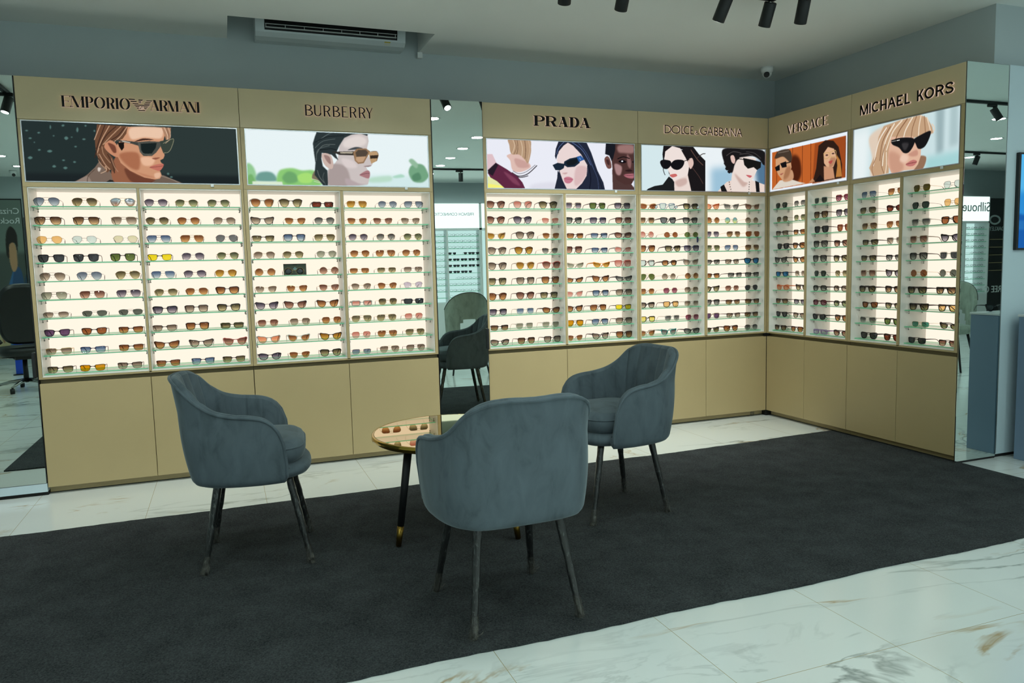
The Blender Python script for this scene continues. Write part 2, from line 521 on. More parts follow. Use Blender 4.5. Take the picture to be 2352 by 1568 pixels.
struct('wall_front', MB().box(-7.9, -8.3, 0, 9.9, -8.1, CZ), WALLM)
struct('wall_left', MB().box(-7.9, -8.1, 0, -7.7, YW, CZ), WALLM)
struct('wall_far_right', MB().box(9.7, -8.1, 0, 9.9, -1.6, CZ), WALLM)
# pale cladding beside the corner mirror
struct('trim_1', MB().bbox(0.3485, -1.7015, 0.02, 3.2, -1.61, 2.36, 0.003), PANELW)
struct('baseboard_return', MB().box(0.36, -1.69, 0.0, 3.2, -1.63, 0.02), DARKG)
o = MB()
n = 160
rng = random.Random(3)
w1 = [0.004 * math.sin(i * 0.31) + 0.003 * rng.uniform(-1, 1) for i in range(n)]
w2 = [0.006 * math.sin(i * 0.23 + 1) + 0.003 * rng.uniform(-1, 1) for i in range(n)]
def rugpt(i, j):
    x = -5.46 + (0.036 + 5.46) * i / (n - 1)
    yb, yf = -0.745 + 0.06 * max(0, (x + 1.2)) / 1.2 + w1[i], -2.715 + w2[i]
    y = yb + (yf - yb) * (j - 1) / 6 if 1 <= j <= 7 else (yb if j == 0 else yf)
    return (x, y, 0.001 if j in (0, 8) else 0.008)
o.grid(rugpt, n, 9, smooth=False)
rug = o.obj('rug', CARPET)
tag(rug, 'long charcoal felt rug laid over the white marble floor', 'rug')

# ------------------------------------------------------------------ wall display cabinets
EL, EB, BR, PL, PD, VK, MR = -5.0667, -3.909, -2.7202, -2.3636, -1.1657, -0.8436, -1.6964
ZPB, ZDT, ZDB, ZFB, ZT = 0.045, 0.646, 0.672, 2.1234, 2.3542
NZ0, NZ1 = 0.688, 1.752           # shelf niche
PZ0, PZ1 = 1.780, 2.119           # lightbox opening
ND = 0.235                        # niche depth
def frame_W(wall):
    """local (a along wall, d depth, z) -> world: wall 1 is the long one, wall 2 turns the corner"""
    if wall == 1: return Matrix.Identity(4)
    return Matrix(((0, 1, 0, 0), (-1, 0, 0, 0), (0, 0, 1, 0), (0, 0, 0, 1)))
BAYS = [  # wall, a0, a1, divider a0,a1, poster a0,a1, niche a0,a1, key, words
    (1, EL, EB, -4.496, -4.483, -5.052, -3.926, -5.048, -3.923, 'A', 'poster of a long-haired man'),
    (1, EB, BR, -3.329, -3.311, -3.885, -2.742, -3.888, -2.741, 'B', 'poster of a man against white sky'),
    (1, PL, PD, -1.770, -1.753, -2.341, -1.194, -2.348, -1.182, 'P', 'poster of three people on white'),
    (1, PD, 0.0, -0.586, -0.563, -1.142, -0.0235, -1.148, -0.021, 'D', 'poster of a dark-haired woman and man'),
    (2, 0.0, -VK, 0.414, 0.435, 0.020, 0.820, 0.020, 0.826, 'V', 'white-bordered poster with orange planks'),
    (2, -VK, -MR, 1.258, 1.278, 0.863, 1.673, 0.868, 1.675, 'M', 'poster of a blond woman with a fringe'),
]
NICHES = []
DEP = 0.335
for wall, a0, a1, m0, m1, p0, p1, n0, n1, key, words in BAYS:
    T = frame_W(wall)
    g = 0.0012
    root = thing('display_cabinet', 'backlit shelf cabinet under the ' + words, 'cabinet', group=None)
    A0, A1 = a0 + g, a1 - g
    f = MB()
    # face frame and casing, around two niches
    f.box(A0, 0, ZDB, n0, DEP, NZ1 + 0.004).box(n1, 0, ZDB, A1, DEP, NZ1 + 0.004).box(m0, 0, NZ0 - 0.012, m1, ND, NZ1 + 0.004)
    f.box(n0, 0, ZDB, n1, DEP, NZ0 - 0.006).box(A0, 0, NZ1 + 0.002, A1, DEP, PZ0)
    f.box(A0, 0, PZ0, p0, DEP, PZ1).box(p1, 0, PZ0, A1, DEP, PZ1).box(A0, 0, PZ1, A1, DEP, ZFB - 0.0012)
    f.box(A0, 0.30, NZ1, A1, DEP, ZT)
    f.xf(T).obj('frame', LAM, root)
    MB().bbox(A0, 0, ZFB, A1, 0.30, ZT, 0.0015).xf(T).obj('fascia', LAMF, root)
    for k, (x0, x1) in enumerate(((n0, m0), (m1, n1))):
        e = 0.0015
        l = MB()
        l.box(x0 - e + 0.003, 0.004, NZ0, x0 + 0.004, ND, NZ1).box(x1 - 0.004, 0.004, NZ0, x1 + e - 0.003, ND, NZ1)
        l.box(x0, 0.004, NZ1 - 0.004, x1, ND, NZ1 + 0.001).box(x0, 0.004, NZ0 - 0.005, x1, ND, NZ0)
        l.xf(T).obj('liner', WHITE, root)
        MB().box(x0 + 0.003, ND - 0.006, NZ0, x1 - 0.003, ND + 0.02, NZ1 - 0.003).xf(T).obj('light_panel', PANEL, root)
        NICHES.append((wall, x0, x1))
    # base cabinet
    base = thing('base_cabinet', 'low beige cupboard below the ' + words, 'cabinet')
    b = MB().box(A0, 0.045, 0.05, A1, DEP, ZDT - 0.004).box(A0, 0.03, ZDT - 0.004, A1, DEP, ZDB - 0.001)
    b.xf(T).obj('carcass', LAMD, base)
    MB().box(A0, 0.05, 0.006, A1, 0.3, 0.05).xf(T).obj('plinth', LAM, base)
    MB().box(A0, 0.056, 0.0, A1, 0.29, 0.0065).xf(T).obj('plinth_shadow_strip', DARKG, base)  # dark strip painted as the shadow line under the plinth
    mid = (m0 + m1) / 2
    for x0, x1 in ((A0 + 0.0008, mid - 0.0014), (mid + 0.0014, A1 - 0.0008)):
        MB().bbox(x0, 0, ZPB, x1, 0.02, ZDT, 0.0015).xf(T).obj('door', LAM, base)
# black corner post where the two runs meet
tag(MB().box(0.0006, 0.0006, 0.0, 0.06, 0.06, 0.60).box(0.0006, 0.0006, 0.655, 0.06, 0.06, 0.671).obj('corner_post', BLACK), 'narrow black filler post in the corner between the two cabinet runs', 'post')
tag(MB().box(-0.0305, -0.004, 0.648, -0.0005, 0.004, 0.67).box(-0.002, -0.03, 0.648, 0.002, -0.0005, 0.67).obj('corner_bracket', BLACK), 'small black bracket on the cabinet corner below the shelves', 'bracket')
tag(MB().box(-0.115, 0.028, 0.002, -0.095, 0.0485, 0.04).obj('plinth_clip', FILM), 'clear plastic clip standing on the plinth near the corner', 'clip')

POSTER_DATA = '''
A
p 38 50 50 0 -12,304 451,324 428,-21 -37,-27
p 46 58 57 45 401,328 1041,357 1021,-12 377,-21
p 30 38 40 14.4 -32,42 1024,47 1021,-12 -37,-27
c 88 122 118 1.4 174,282 181,288 188,283 180,277
c 88 122 118 1.4 238,263 244,277 248,264 242,251
c 88 122 118 1.4 182,220 191,229 200,220 190,211
c 88 122 118 1.4 102,152 114,159 125,153 113,146
c 88 122 118 1.4 16,117 27,125 37,118 26,110
c 88 122 118 1.5 261,217 269,222 277,218 269,213
c 88 122 118 1.5 212,101 219,106 226,101 219,97
c 88 122 118 1.4 167,71 177,77 186,71 176,64
c 88 122 118 1.4 26,214 34,218 41,214 33,210
c 88 122 118 1.4 119,77 128,84 136,77 127,71
c 88 122 118 1.4 15,251 21,255 27,251 21,247
c 88 122 118 1.4 66,242 73,247 79,243 72,238
c 88 122 118 1.5 276,286 281,290 286,286 281,281
c 88 122 118 1.4 211,226 216,229 220,226 215,223
c 88 122 118 1.4 122,272 125,283 128,272 124,261
c 88 122 118 1.5 223,179 230,183 235,179 229,175
c 88 122 118 1.4 62,157 69,162 75,158 68,153
c 88 122 118 1.4 132,230 136,233 140,230 136,226
c 88 122 118 1.5 315,261 319,267 323,261 319,256
c 88 122 118 1.4 164,109 171,113 178,109 171,105
c 88 122 118 1.6 643,51 649,57 655,51 649,45
c 88 122 118 1.6 656,34 664,39 671,34 664,30
c 88 122 118 1.4 47,194 50,198 53,195 50,191
c 122 104 92 1 199,-13 230,12 266,35 309,77 331,105 360,95 382,46 420,13 424,-12
c 150 132 120 1.9 204,-13 261,29 280,24 283,-12
s 88 72 62 3 308,66 276,32 268,-9
c 112 96 84 1 577,-10 581,21 614,45 661,26 718,-5
s 150 135 122 3.8 616,39 663,23 707,1
p 44 40 38 1 335,-11 372,15 410,10 419,-10
c 215 205 195 1.5 324,77 336,72 327,55 320,64
c 152 98 72 1.5 382,46 402,124 439,136 546,38 554,9 532,-11 409,-10
c 112 66 50 4 445,75 514,37 587,24 548,-2 471,8
p 208 152 118 0.5 469,289 651,291 650,266 641,238 630,198 634,170 638,147 631,130 615,121 618,110 629,100 626,85 610,66 614,56 617,42 608,25 584,20 535,29 470,63 429,102 414,141 411,185 445,236
c 238 200 172 6.2 489,285 630,291 639,266 621,234 548,237 486,226
c 172 110 80 8.3 424,147 512,155 511,71 461,86
c 190 128 98 5.2 475,70 535,37 587,30 510,54
c 236 188 156 5.2 526,133 588,132 575,95 534,94
c 232 186 156 3.1 583,50 610,56 608,33 587,27
c 202 140 108 0.5 357,183 365,205 386,217 408,207 421,180 423,146 416,132 398,137 374,156
c 118 70 54 2.6 377,203 407,190 412,157 399,154 386,176
p 110 76 56 1 333,295 474,291 464,253 445,225 413,213 386,218 362,200 357,178 374,153 393,129 404,79 397,46 383,68 362,51 336,111 318,143 318,209
p 28 24 22 1 421,207 451,208 449,181 437,165 426,185
s 205 165 136 3.6 348,293 331,253 316,217
s 62 42 34 4 368,291 332,199 312,127
s 200 160 130 4 388,289 345,210 323,144
s 70 48 38 4.7 418,287 370,239 336,177
s 190 150 120 4.2 441,288 395,240 354,194
s 60 40 34 3.5 456,281 425,241 394,220
s 205 168 140 3.6 469,287 438,241 408,212
s 196 156 128 4 333,144 355,95 376,68
s 66 44 36 4 371,145 390,96 397,51
s 190 148 118 3.5 324,155 331,105 358,70
s 214 180 150 3 357,84 360,62 334,47
s 180 140 112 3.1 348,183 353,144 381,101
s 70 50 40 3 321,176 327,122 349,84
s 176 136 110 3 387,123 397,85 413,57
p 176 134 106 1.1 632,293 676,292 673,244 653,198 648,238 641,263
s 232 200 172 3.2 645,291 659,249 654,210
s 110 80 62 2.7 656,292 665,244 658,216
s 220 186 158 2.7 664,292 673,261 669,239
c 72 46 38 1 500,213 543,232 592,226 547,222
p 66 68 64 0.5 409,220 449,218 526,211 522,191 484,203 418,213
p 196 192 180 0.5 440,218 479,210 480,205 444,211
p 78 80 74 0.5 513,212 568,219 614,217 624,220 627,200 598,160 577,142 537,141 522,161
p 26 36 36 0.5 528,204 604,211 598,185 577,155 538,152 529,171
s 110 112 104 2.1 520,208 530,158 579,147
p 58 68 60 0.5 620,220 688,237 677,194 659,164 633,157 623,189
s 160 158 128 2.2 635,209 685,235 673,188 656,164 636,160
s 196 164 138 2.6 646,210 668,230
c 142 86 66 2.1 577,131 615,135 593,124
c 196 116 100 1 563,83 591,97 626,103 629,91 610,66 589,70
s 120 60 54 2.1 563,82 601,87 627,92

B
p 236 248 250 0 -11,311 1044,356 1031,-9 -29,-23
p 214 238 238 22.4 -24,59 1034,68 1031,-9 -29,-23
c 150 205 150 7.8 -11,1 1,113 34,96 47,37 39,-4
c 112 160 150 6.7 47,22 54,61 89,73 128,68 150,39 143,21
c 142 205 120 8.1 149,21 163,75 193,91 239,95 286,84 345,86 379,55 376,1 176,-2
c 112 170 110 7 179,40 209,76 250,65 259,23 206,10
c 170 226 120 5.8 261,53 308,72 343,55 330,18 276,17
c 120 180 110 5.8 0,1 4,48 26,54 40,1
p 222 238 214 4.5 24,19 178,19 182,-2 23,-5
c 118 168 132 6.6 883,78 891,116 918,136 970,131 998,80 994,55 960,29 908,34
c 150 190 160 6.6 886,154 906,166 938,136 930,111 905,129
c 90 140 108 5.3 902,66 942,86 954,48 914,37
c 176 220 200 6.4 789,60 838,74 857,59 805,51
c 190 225 205 9 659,49 774,63 772,32 658,24
c 128 118 96 2.3 337,43 356,85 392,74 401,13 366,31
s 206 204 186 3 336,39 372,28 395,10
s 120 105 80 3.6 343,61 378,43 400,7
s 220 220 205 2.9 348,25 383,16
p 206 196 194 0.6 495,229 534,288 614,301 655,293 659,259 649,222 652,179 667,148 677,130 666,116 638,113 643,101 658,80 651,61 654,45 645,11 421,-2 425,87 453,106 483,155
c 172 158 156 7.2 454,124 526,108 540,9 430,1 427,81
c 228 218 214 8.7 520,254 595,288 644,271 630,234 531,218
c 222 210 208 7.2 504,156 564,145 587,109 526,108
c 184 168 170 5 523,46 596,16 639,11 534,3
p 46 56 58 1.2 378,308 661,310 652,289 614,301 565,293 524,273 495,229 472,180 486,146 468,158 449,176 397,185 393,153 399,111 423,87 422,-2 397,1 366,43 352,61 360,128 355,176 351,236 363,273
s 92 104 104 4.2 379,249 444,294 510,303
s 84 96 96 3.6 362,212 406,250 472,265
s 96 106 104 3.5 367,176 405,226 471,234
s 30 38 40 4.8 364,243 431,275 522,285
s 88 98 98 3.6 365,140 377,201 441,227
s 28 34 36 4.8 386,201 446,209 476,204
s 80 90 90 3.6 404,74 396,44 409,7
s 104 112 110 3.6 368,86 379,49 401,19
p 22 24 28 0.6 376,308 661,311 660,305 376,302
c 208 184 174 0.6 395,171 409,184 444,174 457,130 449,97 423,104 403,129
c 158 128 122 2.4 408,172 438,163 443,124 424,136
c 72 78 82 1.8 540,206 586,224 626,215 567,207
p 56 52 48 0.6 450,193 576,199 572,176 493,176
p 196 186 166 0.6 496,192 567,195 566,187 499,185
p 150 118 88 0.6 569,193 592,215 642,217 667,201 649,172 626,133 594,128 576,146
p 84 72 62 1.2 582,192 598,208 641,209 653,194 640,172 587,168
p 196 160 128 2.5 584,167 640,172 623,141 596,136 583,149
p 190 156 116 0.6 656,196 700,204 713,182 702,148 669,131 661,159
p 58 48 40 0.6 664,178 710,182 707,163 664,160
s 110 84 62 2.5 669,201 702,202 710,180 700,148
c 172 122 126 1.2 601,67 643,92 659,80 651,47 616,56
s 110 72 80 2.5 602,67 636,74 656,75
c 150 128 128 1.9 625,116 669,122 650,112

P
p 238 240 250 0 -26,323 1050,365 1046,-18 -37,-30
c 226 226 238 14.4 292,28 439,44 438,-1 291,-3
c 226 192 182 2.1 131,204 210,220 259,175 283,135 214,103 164,116 151,172
c 206 164 156 5.8 180,186 252,168 272,135 200,133
c 186 154 124 2.1 148,307 276,305 288,256 285,215 266,158 245,181 209,210 160,213 148,264
s 222 196 168 4.3 169,304 182,265 167,218
s 130 102 80 4.2 198,306 203,253 195,213
s 224 200 172 4.3 219,306 232,254 227,200
s 134 104 82 5 248,304 253,241 248,188
s 214 184 156 4.3 273,302 279,242 266,175
s 140 112 90 3.6 183,298 193,252 177,212
s 74 70 76 5.8 162,98 206,78 264,94 324,145
s 120 116 122 3.5 168,109 207,93 257,108 313,149
s 60 56 64 5 178,86 213,70 264,81
p 232 236 172 2.8 -2,76 43,60 126,5 -8,3
p 250 246 120 2.8 -4,30 105,15 119,5 -8,3
p 226 196 202 1.4 1,207 38,208 65,150 9,110 -5,115
p 98 42 68 0.7 5,94 58,157 129,118 199,72 227,40 244,3 111,2 63,44 22,66
p 40 30 42 1.4 6,110 58,156 73,143 36,76 9,92
c 130 66 92 5.8 107,104 177,66 212,20 162,39
p 36 42 60 0.7 476,309 660,309 697,235 738,125 779,49 790,1 643,-1 660,89 665,158 624,226 571,275 536,293 488,255 465,221 454,187 446,207 453,254
p 36 42 58 0.8 463,119 492,79 525,4 440,3 459,71
p 36 42 60 0.7 466,248 624,253 676,158 666,-1 513,-3 471,112
p 238 218 216 0.7 473,238 507,276 536,295 571,277 624,226 667,158 661,89 628,40 589,5 523,4 496,58 473,123 459,187
c 222 190 190 7.6 592,142 661,144 652,82 597,26 575,46
s 86 104 150 4.6 549,306 632,253 692,159
s 70 86 128 3.8 595,307 662,234 714,131
s 90 108 152 3.8 519,307 474,262 458,221
s 20 24 38 6.2 676,158 690,76 681,6
s 70 84 118 3.1 699,159 737,76 744,7
s 22 26 38 4.7 752,63 771,7
p 28 42 58 0.7 429,152 464,167 513,161 505,134 482,121 448,121
p 28 42 58 0.8 505,154 509,176 547,196 612,210 615,170 580,145 531,140
p 22 28 34 1.5 520,171 551,188 597,197 600,173 573,156 531,151
p 48 96 164 0.8 594,208 624,217 648,192 623,182 611,176
s 220 230 240 2.3 614,201 622,191
c 202 124 142 1.5 506,71 536,81 568,66 546,41 514,43
s 150 70 90 2.3 507,68 534,66 565,65
c 206 164 164 3 493,102 531,107 515,96
p 82 58 56 1.6 843,134 879,135 950,95 982,39 1014,3 846,3
p 78 52 50 0.8 861,302 1017,304 1015,153 1007,82 984,44 934,36 878,65 847,119 839,197 855,260
c 156 118 114 9.6 889,289 993,296 996,244 928,242 888,248
c 172 134 134 6.4 860,170 911,154 902,101 872,107
c 140 100 98 6.4 952,235 980,194 975,145 955,165
p 26 28 36 1.6 801,309 867,308 866,261 850,204 840,187 823,223 794,231
c 118 80 74 0.8 788,196 809,219 829,198 838,147 808,142
c 70 44 44 2.3 801,196 821,193 824,162 808,169
c 18 14 20 1.6 888,186 916,199 947,185 918,176
c 240 240 250 0.8 908,189 916,194 923,188 915,184
s 24 20 22 6.4 884,204 924,217 968,208
c 18 14 20 1.6 985,186 1016,194 1016,178
c 46 28 30 2.4 935,128 967,137 991,127 959,122
c 176 108 118 1.6 925,101 967,109 1007,107 994,80 950,83
s 80 40 46 2.5 926,100 967,98 1007,103

D
p 216 236 240 0 -29,322 850,353 852,-23 -32,-32
p 240 248 250 34.4 310,334 521,341 521,-26 309,-29
p 238 246 250 0 505,313 1033,331 1037,-31 505,-36
p 160 198 220 43.2 549,158 744,180 745,-34 550,-36
p 84 120 150 33.6 910,220 1034,223 1037,-31 934,58
p 28 25 27 0.9 174,304 406,301 452,252 505,209 505,-12 423,-13 383,9 357,67 384,133 397,184 353,212 327,277 241,296 189,244 170,197 165,243
p 30 32 34 0.8 31,-6 52,13 103,32 166,42 214,97 266,65 388,45 423,-13
p 28 25 27 0.9 185,272 362,278 406,177 397,9 292,59 214,115
p 242 228 222 0.9 187,262 241,299 303,287 344,227 376,177 363,111 319,74 253,64 227,101 193,169 180,215
p 238 220 212 1.8 255,67 363,111 392,-2 257,0
c 210 180 172 6.9 266,65 344,89 353,52 291,29
c 226 196 186 0.9 364,205 397,224 409,185 384,151
c 20 20 24 0.9 146,191 170,207 223,202 233,180 218,157 193,145 163,156
c 20 20 24 0.9 228,173 256,205 309,211 336,199 322,164 288,143 249,148
s 40 36 36 4.4 327,201 375,213
c 206 108 104 0.9 221,107 266,116 278,102 241,91
s 60 48 46 5.4 432,222 477,252 503,257
s 110 80 70 4.4 388,279 441,215 485,179
s 80 58 54 4.4 397,163 450,105 485,54
s 28 25 27 5.2 176,215 171,143 184,107
p 236 216 206 1.1 582,-18 679,68 789,101 889,85 1002,55 1014,-31 582,-35
p 238 222 214 1.1 733,180 833,93 872,71 884,-14 712,-16 720,99
c 206 176 166 8.8 744,127 822,75 858,66 811,39
p 240 224 216 1.1 744,233 821,253 921,238 942,167 905,98 872,66 827,73 744,144
c 28 26 28 3.2 650,292 820,299 979,295 1002,249 989,199 955,228 899,251 823,244 777,232 746,189 725,133 687,152 657,204
c 28 26 28 1.1 644,265 661,280 678,266 661,252
c 28 26 28 1.1 648,230 668,247 687,231 668,215
c 28 26 28 1.1 655,195 674,212 694,196 674,180
c 28 26 28 1.1 666,160 683,175 700,161 683,147
c 28 26 28 1.1 685,139 700,151 716,139 701,127
c 28 26 28 1.1 690,170 711,188 733,171 711,152
c 28 26 28 1.1 898,282 921,300 943,283 921,265
c 28 26 28 1.1 943,265 966,284 988,267 966,248
c 28 26 28 1.1 975,239 993,254 1011,240 993,225
c 28 26 28 1.1 980,203 996,216 1012,204 996,191
c 28 26 28 1.1 823,284 843,301 863,285 843,269
c 28 26 28 1.1 746,286 765,302 785,287 766,271
c 28 26 28 1.1 704,289 722,304 739,290 722,276
c 28 26 28 1.1 758,233 771,244 784,234 771,223
s 80 74 74 4.4 678,249 733,277 799,270
s 70 66 66 4.4 843,280 910,273 966,239
s 90 84 84 3.3 788,261 854,267 899,255
c 228 194 184 1.1 711,245 735,252 750,224 742,196 720,207
p 24 24 23 1.1 816,237 899,226 971,212 967,174 935,156 906,175 857,163 826,189
s 30 28 28 5.5 821,226 749,233
c 204 104 108 1.1 842,120 891,115 873,101
p 24 24 27 1.1 627,34 657,51 695,-16 642,-17
p 24 24 27 1.1 920,82 954,70 962,-18 932,-18
c 40 34 34 1.1 696,68 701,72 705,68 701,64
c 40 34 34 1.1 700,52 704,56 709,52 704,49
c 40 34 34 1.1 704,35 709,39 713,35 709,32
c 40 34 34 1.1 710,18 714,22 719,19 714,15
c 40 34 34 1.1 715,2 720,5 724,2 720,-2
c 40 34 34 1.1 866,71 871,74 875,71 871,67
c 40 34 34 1.1 865,55 870,58 874,55 870,51
c 40 34 34 1.1 864,38 869,41 873,38 869,34
c 40 34 34 1.1 863,20 868,24 872,21 868,17
c 40 34 34 1.1 862,3 867,7 871,3 867,0

V
p 236 246 255 0 -45,423 1033,291 1047,-103 -37,-30
p 196 100 44 0 21,274 972,276 973,22 24,14
p 160 76 34 4.9 601,269 972,276 973,22 575,13
s 112 52 24 7.3 166,270 167,18
s 112 52 24 7 311,274 313,20
s 112 52 24 6.8 441,273 442,23
s 112 52 24 6.6 551,275 555,23
s 112 52 24 5.8 968,273 971,23
s 112 52 24 7.4 91,273 93,19
c 78 34 18 17.6 303,216 400,198 429,93 369,38 279,80
p 226 216 202 1.9 28,16 133,70 261,74 404,39 490,23
c 202 152 116 3.6 170,89 296,130 324,67 207,55
p 212 162 122 1.9 74,222 185,237 280,205 299,147 261,90 174,69 113,111 75,159
c 170 118 84 10.8 224,146 287,149 261,90 188,74
c 72 58 48 3.8 58,232 110,273 257,271 301,221 281,180 185,228 92,227
s 110 96 84 7.4 110,262 257,260
p 22 20 22 1.9 63,167 131,181 135,141 83,139
p 22 20 22 1.8 138,187 222,194 232,155 168,154
s 40 34 30 7.2 223,181 286,183
c 170 100 84 1.8 136,114 187,118 160,106
p 48 31 24 1.6 647,251 730,277 827,263 890,217 933,105 931,21 753,20 578,21 622,109
p 190 126 62 4.6 861,176 912,131 935,29 862,31 878,102
p 226 178 142 1.6 710,195 763,231 835,212 868,151 832,98 770,90 718,133
p 204 150 116 3.2 715,115 829,94 850,24 721,20
c 186 134 102 7.8 796,158 858,152 829,106 782,103
s 206 170 110 4.7 713,195 780,192 777,164 725,161 713,195
s 206 170 110 4.7 792,195 854,199 855,164 804,164 792,195
c 60 40 34 1.6 733,182 752,185 768,179 749,176
c 60 40 34 1.5 808,184 827,187 842,181 827,178
c 182 82 74 1.6 772,136 822,141 801,120
p 30 22 22 1.6 604,23 672,65 725,24 839,26 832,24 673,18
p 200 142 102 3.4 524,22 577,48 611,24

M
p 206 228 231 0 -41,464 1025,306 1046,-107 -24,-22
p 236 246 247 57.6 -35,292 175,297 146,-36 -24,-22
p 158 182 186 24.6 789,314 861,317 861,72 801,65
p 176 200 203 25.4 910,310 973,307 984,99 909,94
p 168 215 217 30.2 710,60 1017,69 1022,-38 714,-24
c 228 208 188 13.6 163,237 334,276 377,168 344,23 186,3 195,112
c 150 114 90 4.7 657,73 716,60 684,-1 601,-4 641,32
p 200 164 130 3.9 308,283 460,295 653,298 712,276 760,221 773,185 704,183 587,180 465,187 395,210 366,125 368,6 213,1 167,54 237,138 258,226
p 228 184 158 1.3 382,211 587,190 667,121 665,72 644,31 609,5 497,8 397,2 353,59 363,132
c 206 156 132 17.9 366,125 469,99 509,15 397,7
c 240 204 182 12.2 506,103 556,76 520,51 470,70
s 242 224 200 9.9 485,291 400,238 340,142
s 146 106 76 8.4 534,293 463,238 427,191
s 244 228 206 9.6 582,294 524,237 502,190
s 150 110 80 7.1 618,295 585,237 575,185
s 240 220 196 9.3 659,294 644,236 641,180
s 158 118 88 7 688,286 697,230 704,187
s 238 216 190 8 712,276 737,224 750,185
s 150 112 84 9 373,271 299,191 276,89
s 244 230 210 10.1 411,281 325,188 304,57
s 246 234 218 9 335,269 259,196 211,65
s 160 122 92 7.7 326,174 290,73 319,10
s 238 218 194 9.1 340,127 343,53 332,2
s 170 130 100 7.9 236,108 198,51 213,4
s 236 212 186 6.7 759,235 780,212 772,192
c 24 24 26 1.3 389,187 464,196 587,181 605,149 560,107 508,107 460,142 400,165
c 24 24 26 1.2 597,171 669,191 747,200 738,162 698,120 643,115 615,147
p 24 24 26 1.3 384,193 471,193 490,175 396,173
s 230 230 225 5 440,184 465,184
s 140 138 132 3.8 392,184 430,184
c 58 56 58 7.3 491,162 552,155 529,122 504,128
c 196 120 114 2.4 530,41 592,59 633,47 606,27 558,27
s 130 66 64 3.6 533,41 587,43 629,44
c 204 150 130 4.9 552,94 626,111 639,82 592,78
'''
# ------------------------------------------------------------------ lightbox posters
POSTERS = {}
for blk in POSTER_DATA.strip().split('\n\n'):
    lines = blk.strip().split('\n')
    POSTERS[lines[0].strip()] = lines[1:]
NU, NV, SS = 440, 132, 2
def box_blur(a, r):
    r = int(round(r))
    if r < 1: return a
    k = 2 * r + 1
    for ax in (0, 1):
        p = np.pad(a, [(r + 1, r) if i == ax else (0, 0) for i in (0, 1)], mode='edge')
        c = np.cumsum(p, axis=ax)
        n = a.shape[ax]
        a = (np.take(c, range(k, k + n), ax) - np.take(c, range(0, n), ax)) / k
    return a
def fill_mask(poly, w, h):
    P = np.array(poly, float)
    m = np.zeros((h, w), bool)
    x0, x1 = max(0, int(P[:, 0].min())), min(w, int(P[:, 0].max()) + 2)
    y0, y1 = max(0, int(P[:, 1].min())), min(h, int(P[:, 1].max()) + 2)
    if x1 <= x0 or y1 <= y0: return m
    X, Y = np.meshgrid(np.arange(x0, x1) + 0.5, np.arange(y0, y1) + 0.5)
    ins = np.zeros(X.shape, bool)
    for i in range(len(P)):
        ax, ay = P[i - 1]; bx, by = P[i]
        if ay == by: continue
        c = (ay > Y) != (by > Y)
        ins ^= c & (X < (bx - ax) * (Y - ay) / (by - ay) + ax)
    m[y0:y1, x0:x1] = ins
    return m
def stroke_mask(pts, wd, w, h):
    m = np.zeros((h, w), bool)
    for i in range(len(pts) - 1):
        (ax, ay), (bx, by) = pts[i], pts[i + 1]
        x0, x1 = max(0, int(min(ax, bx) - wd - 1)), min(w, int(max(ax, bx) + wd + 2))
        y0, y1 = max(0, int(min(ay, by) - wd - 1)), min(h, int(max(ay, by) + wd + 2))
        if x1 <= x0 or y1 <= y0: continue
        X, Y = np.meshgrid(np.arange(x0, x1) + 0.5, np.arange(y0, y1) + 0.5)
        dx, dy = bx - ax, by - ay
        t = np.clip(((X - ax) * dx + (Y - ay) * dy) / (dx * dx + dy * dy + 1e-9), 0, 1)
        d = np.hypot(X - ax - t * dx, Y - ay - t * dy)
        m[y0:y1, x0:x1] |= d < wd / 2
    return m
def paint(lines, nu, nv):
    w, h = nu * SS, nv * SS
    img = np.ones((h, w, 3))
    sx, sy = w / 1000.0, h / 300.0
    for s in lines:
        t = s.split()
        k, c = t[0], np.array([int(q) for q in t[1:4]]) / 255.0
        b = float(t[4])
        pts = [tuple(float(q) for q in p.split(',')) for p in t[5:]]
        pts = [(x * sx, y * sy) for x, y in pts]
        if k in 'cs' and len(pts) > 2:
            cm = catmull([(x, y, 0) for x, y in pts], 6, closed=(k == 'c'))
            pts = [(p.x, p.y) for p in cm]
        if k == 's':
            m = stroke_mask(pts, max(b * sx, 1.0), w, h).astype(float)
        else:
            m = fill_mask(pts, w, h).astype(float)
            if b * sx >= 1:
                m = box_blur(box_blur(m, b * sx * 0.6), b * sx * 0.6)
        img = img * (1 - m[..., None]) + c * m[..., None]
    return img.reshape(nv, SS, nu, SS, 3).mean(axis=(1, 3))
def print_mesh(name, img, fn, nu, nv):
    me = bpy.data.meshes.new(name)
    vs = [fn(i / (nu - 1.0), j / (nv - 1.0)) for j in range(nv) for i in range(nu)]
    fs = [(j * nu + i, j * nu + i + 1, (j + 1) * nu + i + 1, (j + 1) * nu + i) for j in range(nv - 1) for i in range(nu - 1)]
    me.from_pydata(vs, [], fs)
    at = me.color_attributes.new('print', 'FLOAT_COLOR', 'POINT')
    f = np.where(img <= 0.04045, img / 12.92, ((img + 0.055) / 1.055) ** 2.4)
    d = np.ones((nv * nu, 4), np.float32)
    d[:, :3] = f.reshape(-1, 3)
    at.data.foreach_set('color', d.ravel())
    me.materials.append(PRINT)
    me.update()
    return me
PLAB = {
    'A': 'lit poster of man with long fair hair, dark sunglasses and brown leather collar',
    'B': 'lit poster of dark-haired man in amber sunglasses before white sky and trees',
    'P': 'lit poster of three people on white, the middle one in narrow dark sunglasses',
    'D': 'lit poster in two halves, dark-haired woman and curly-haired man in black sunglasses',
    'V': 'lit poster with wide white border showing a couple before orange planks',
    'M': 'lit poster of blond woman with fringe in black cat-eye sunglasses',
}
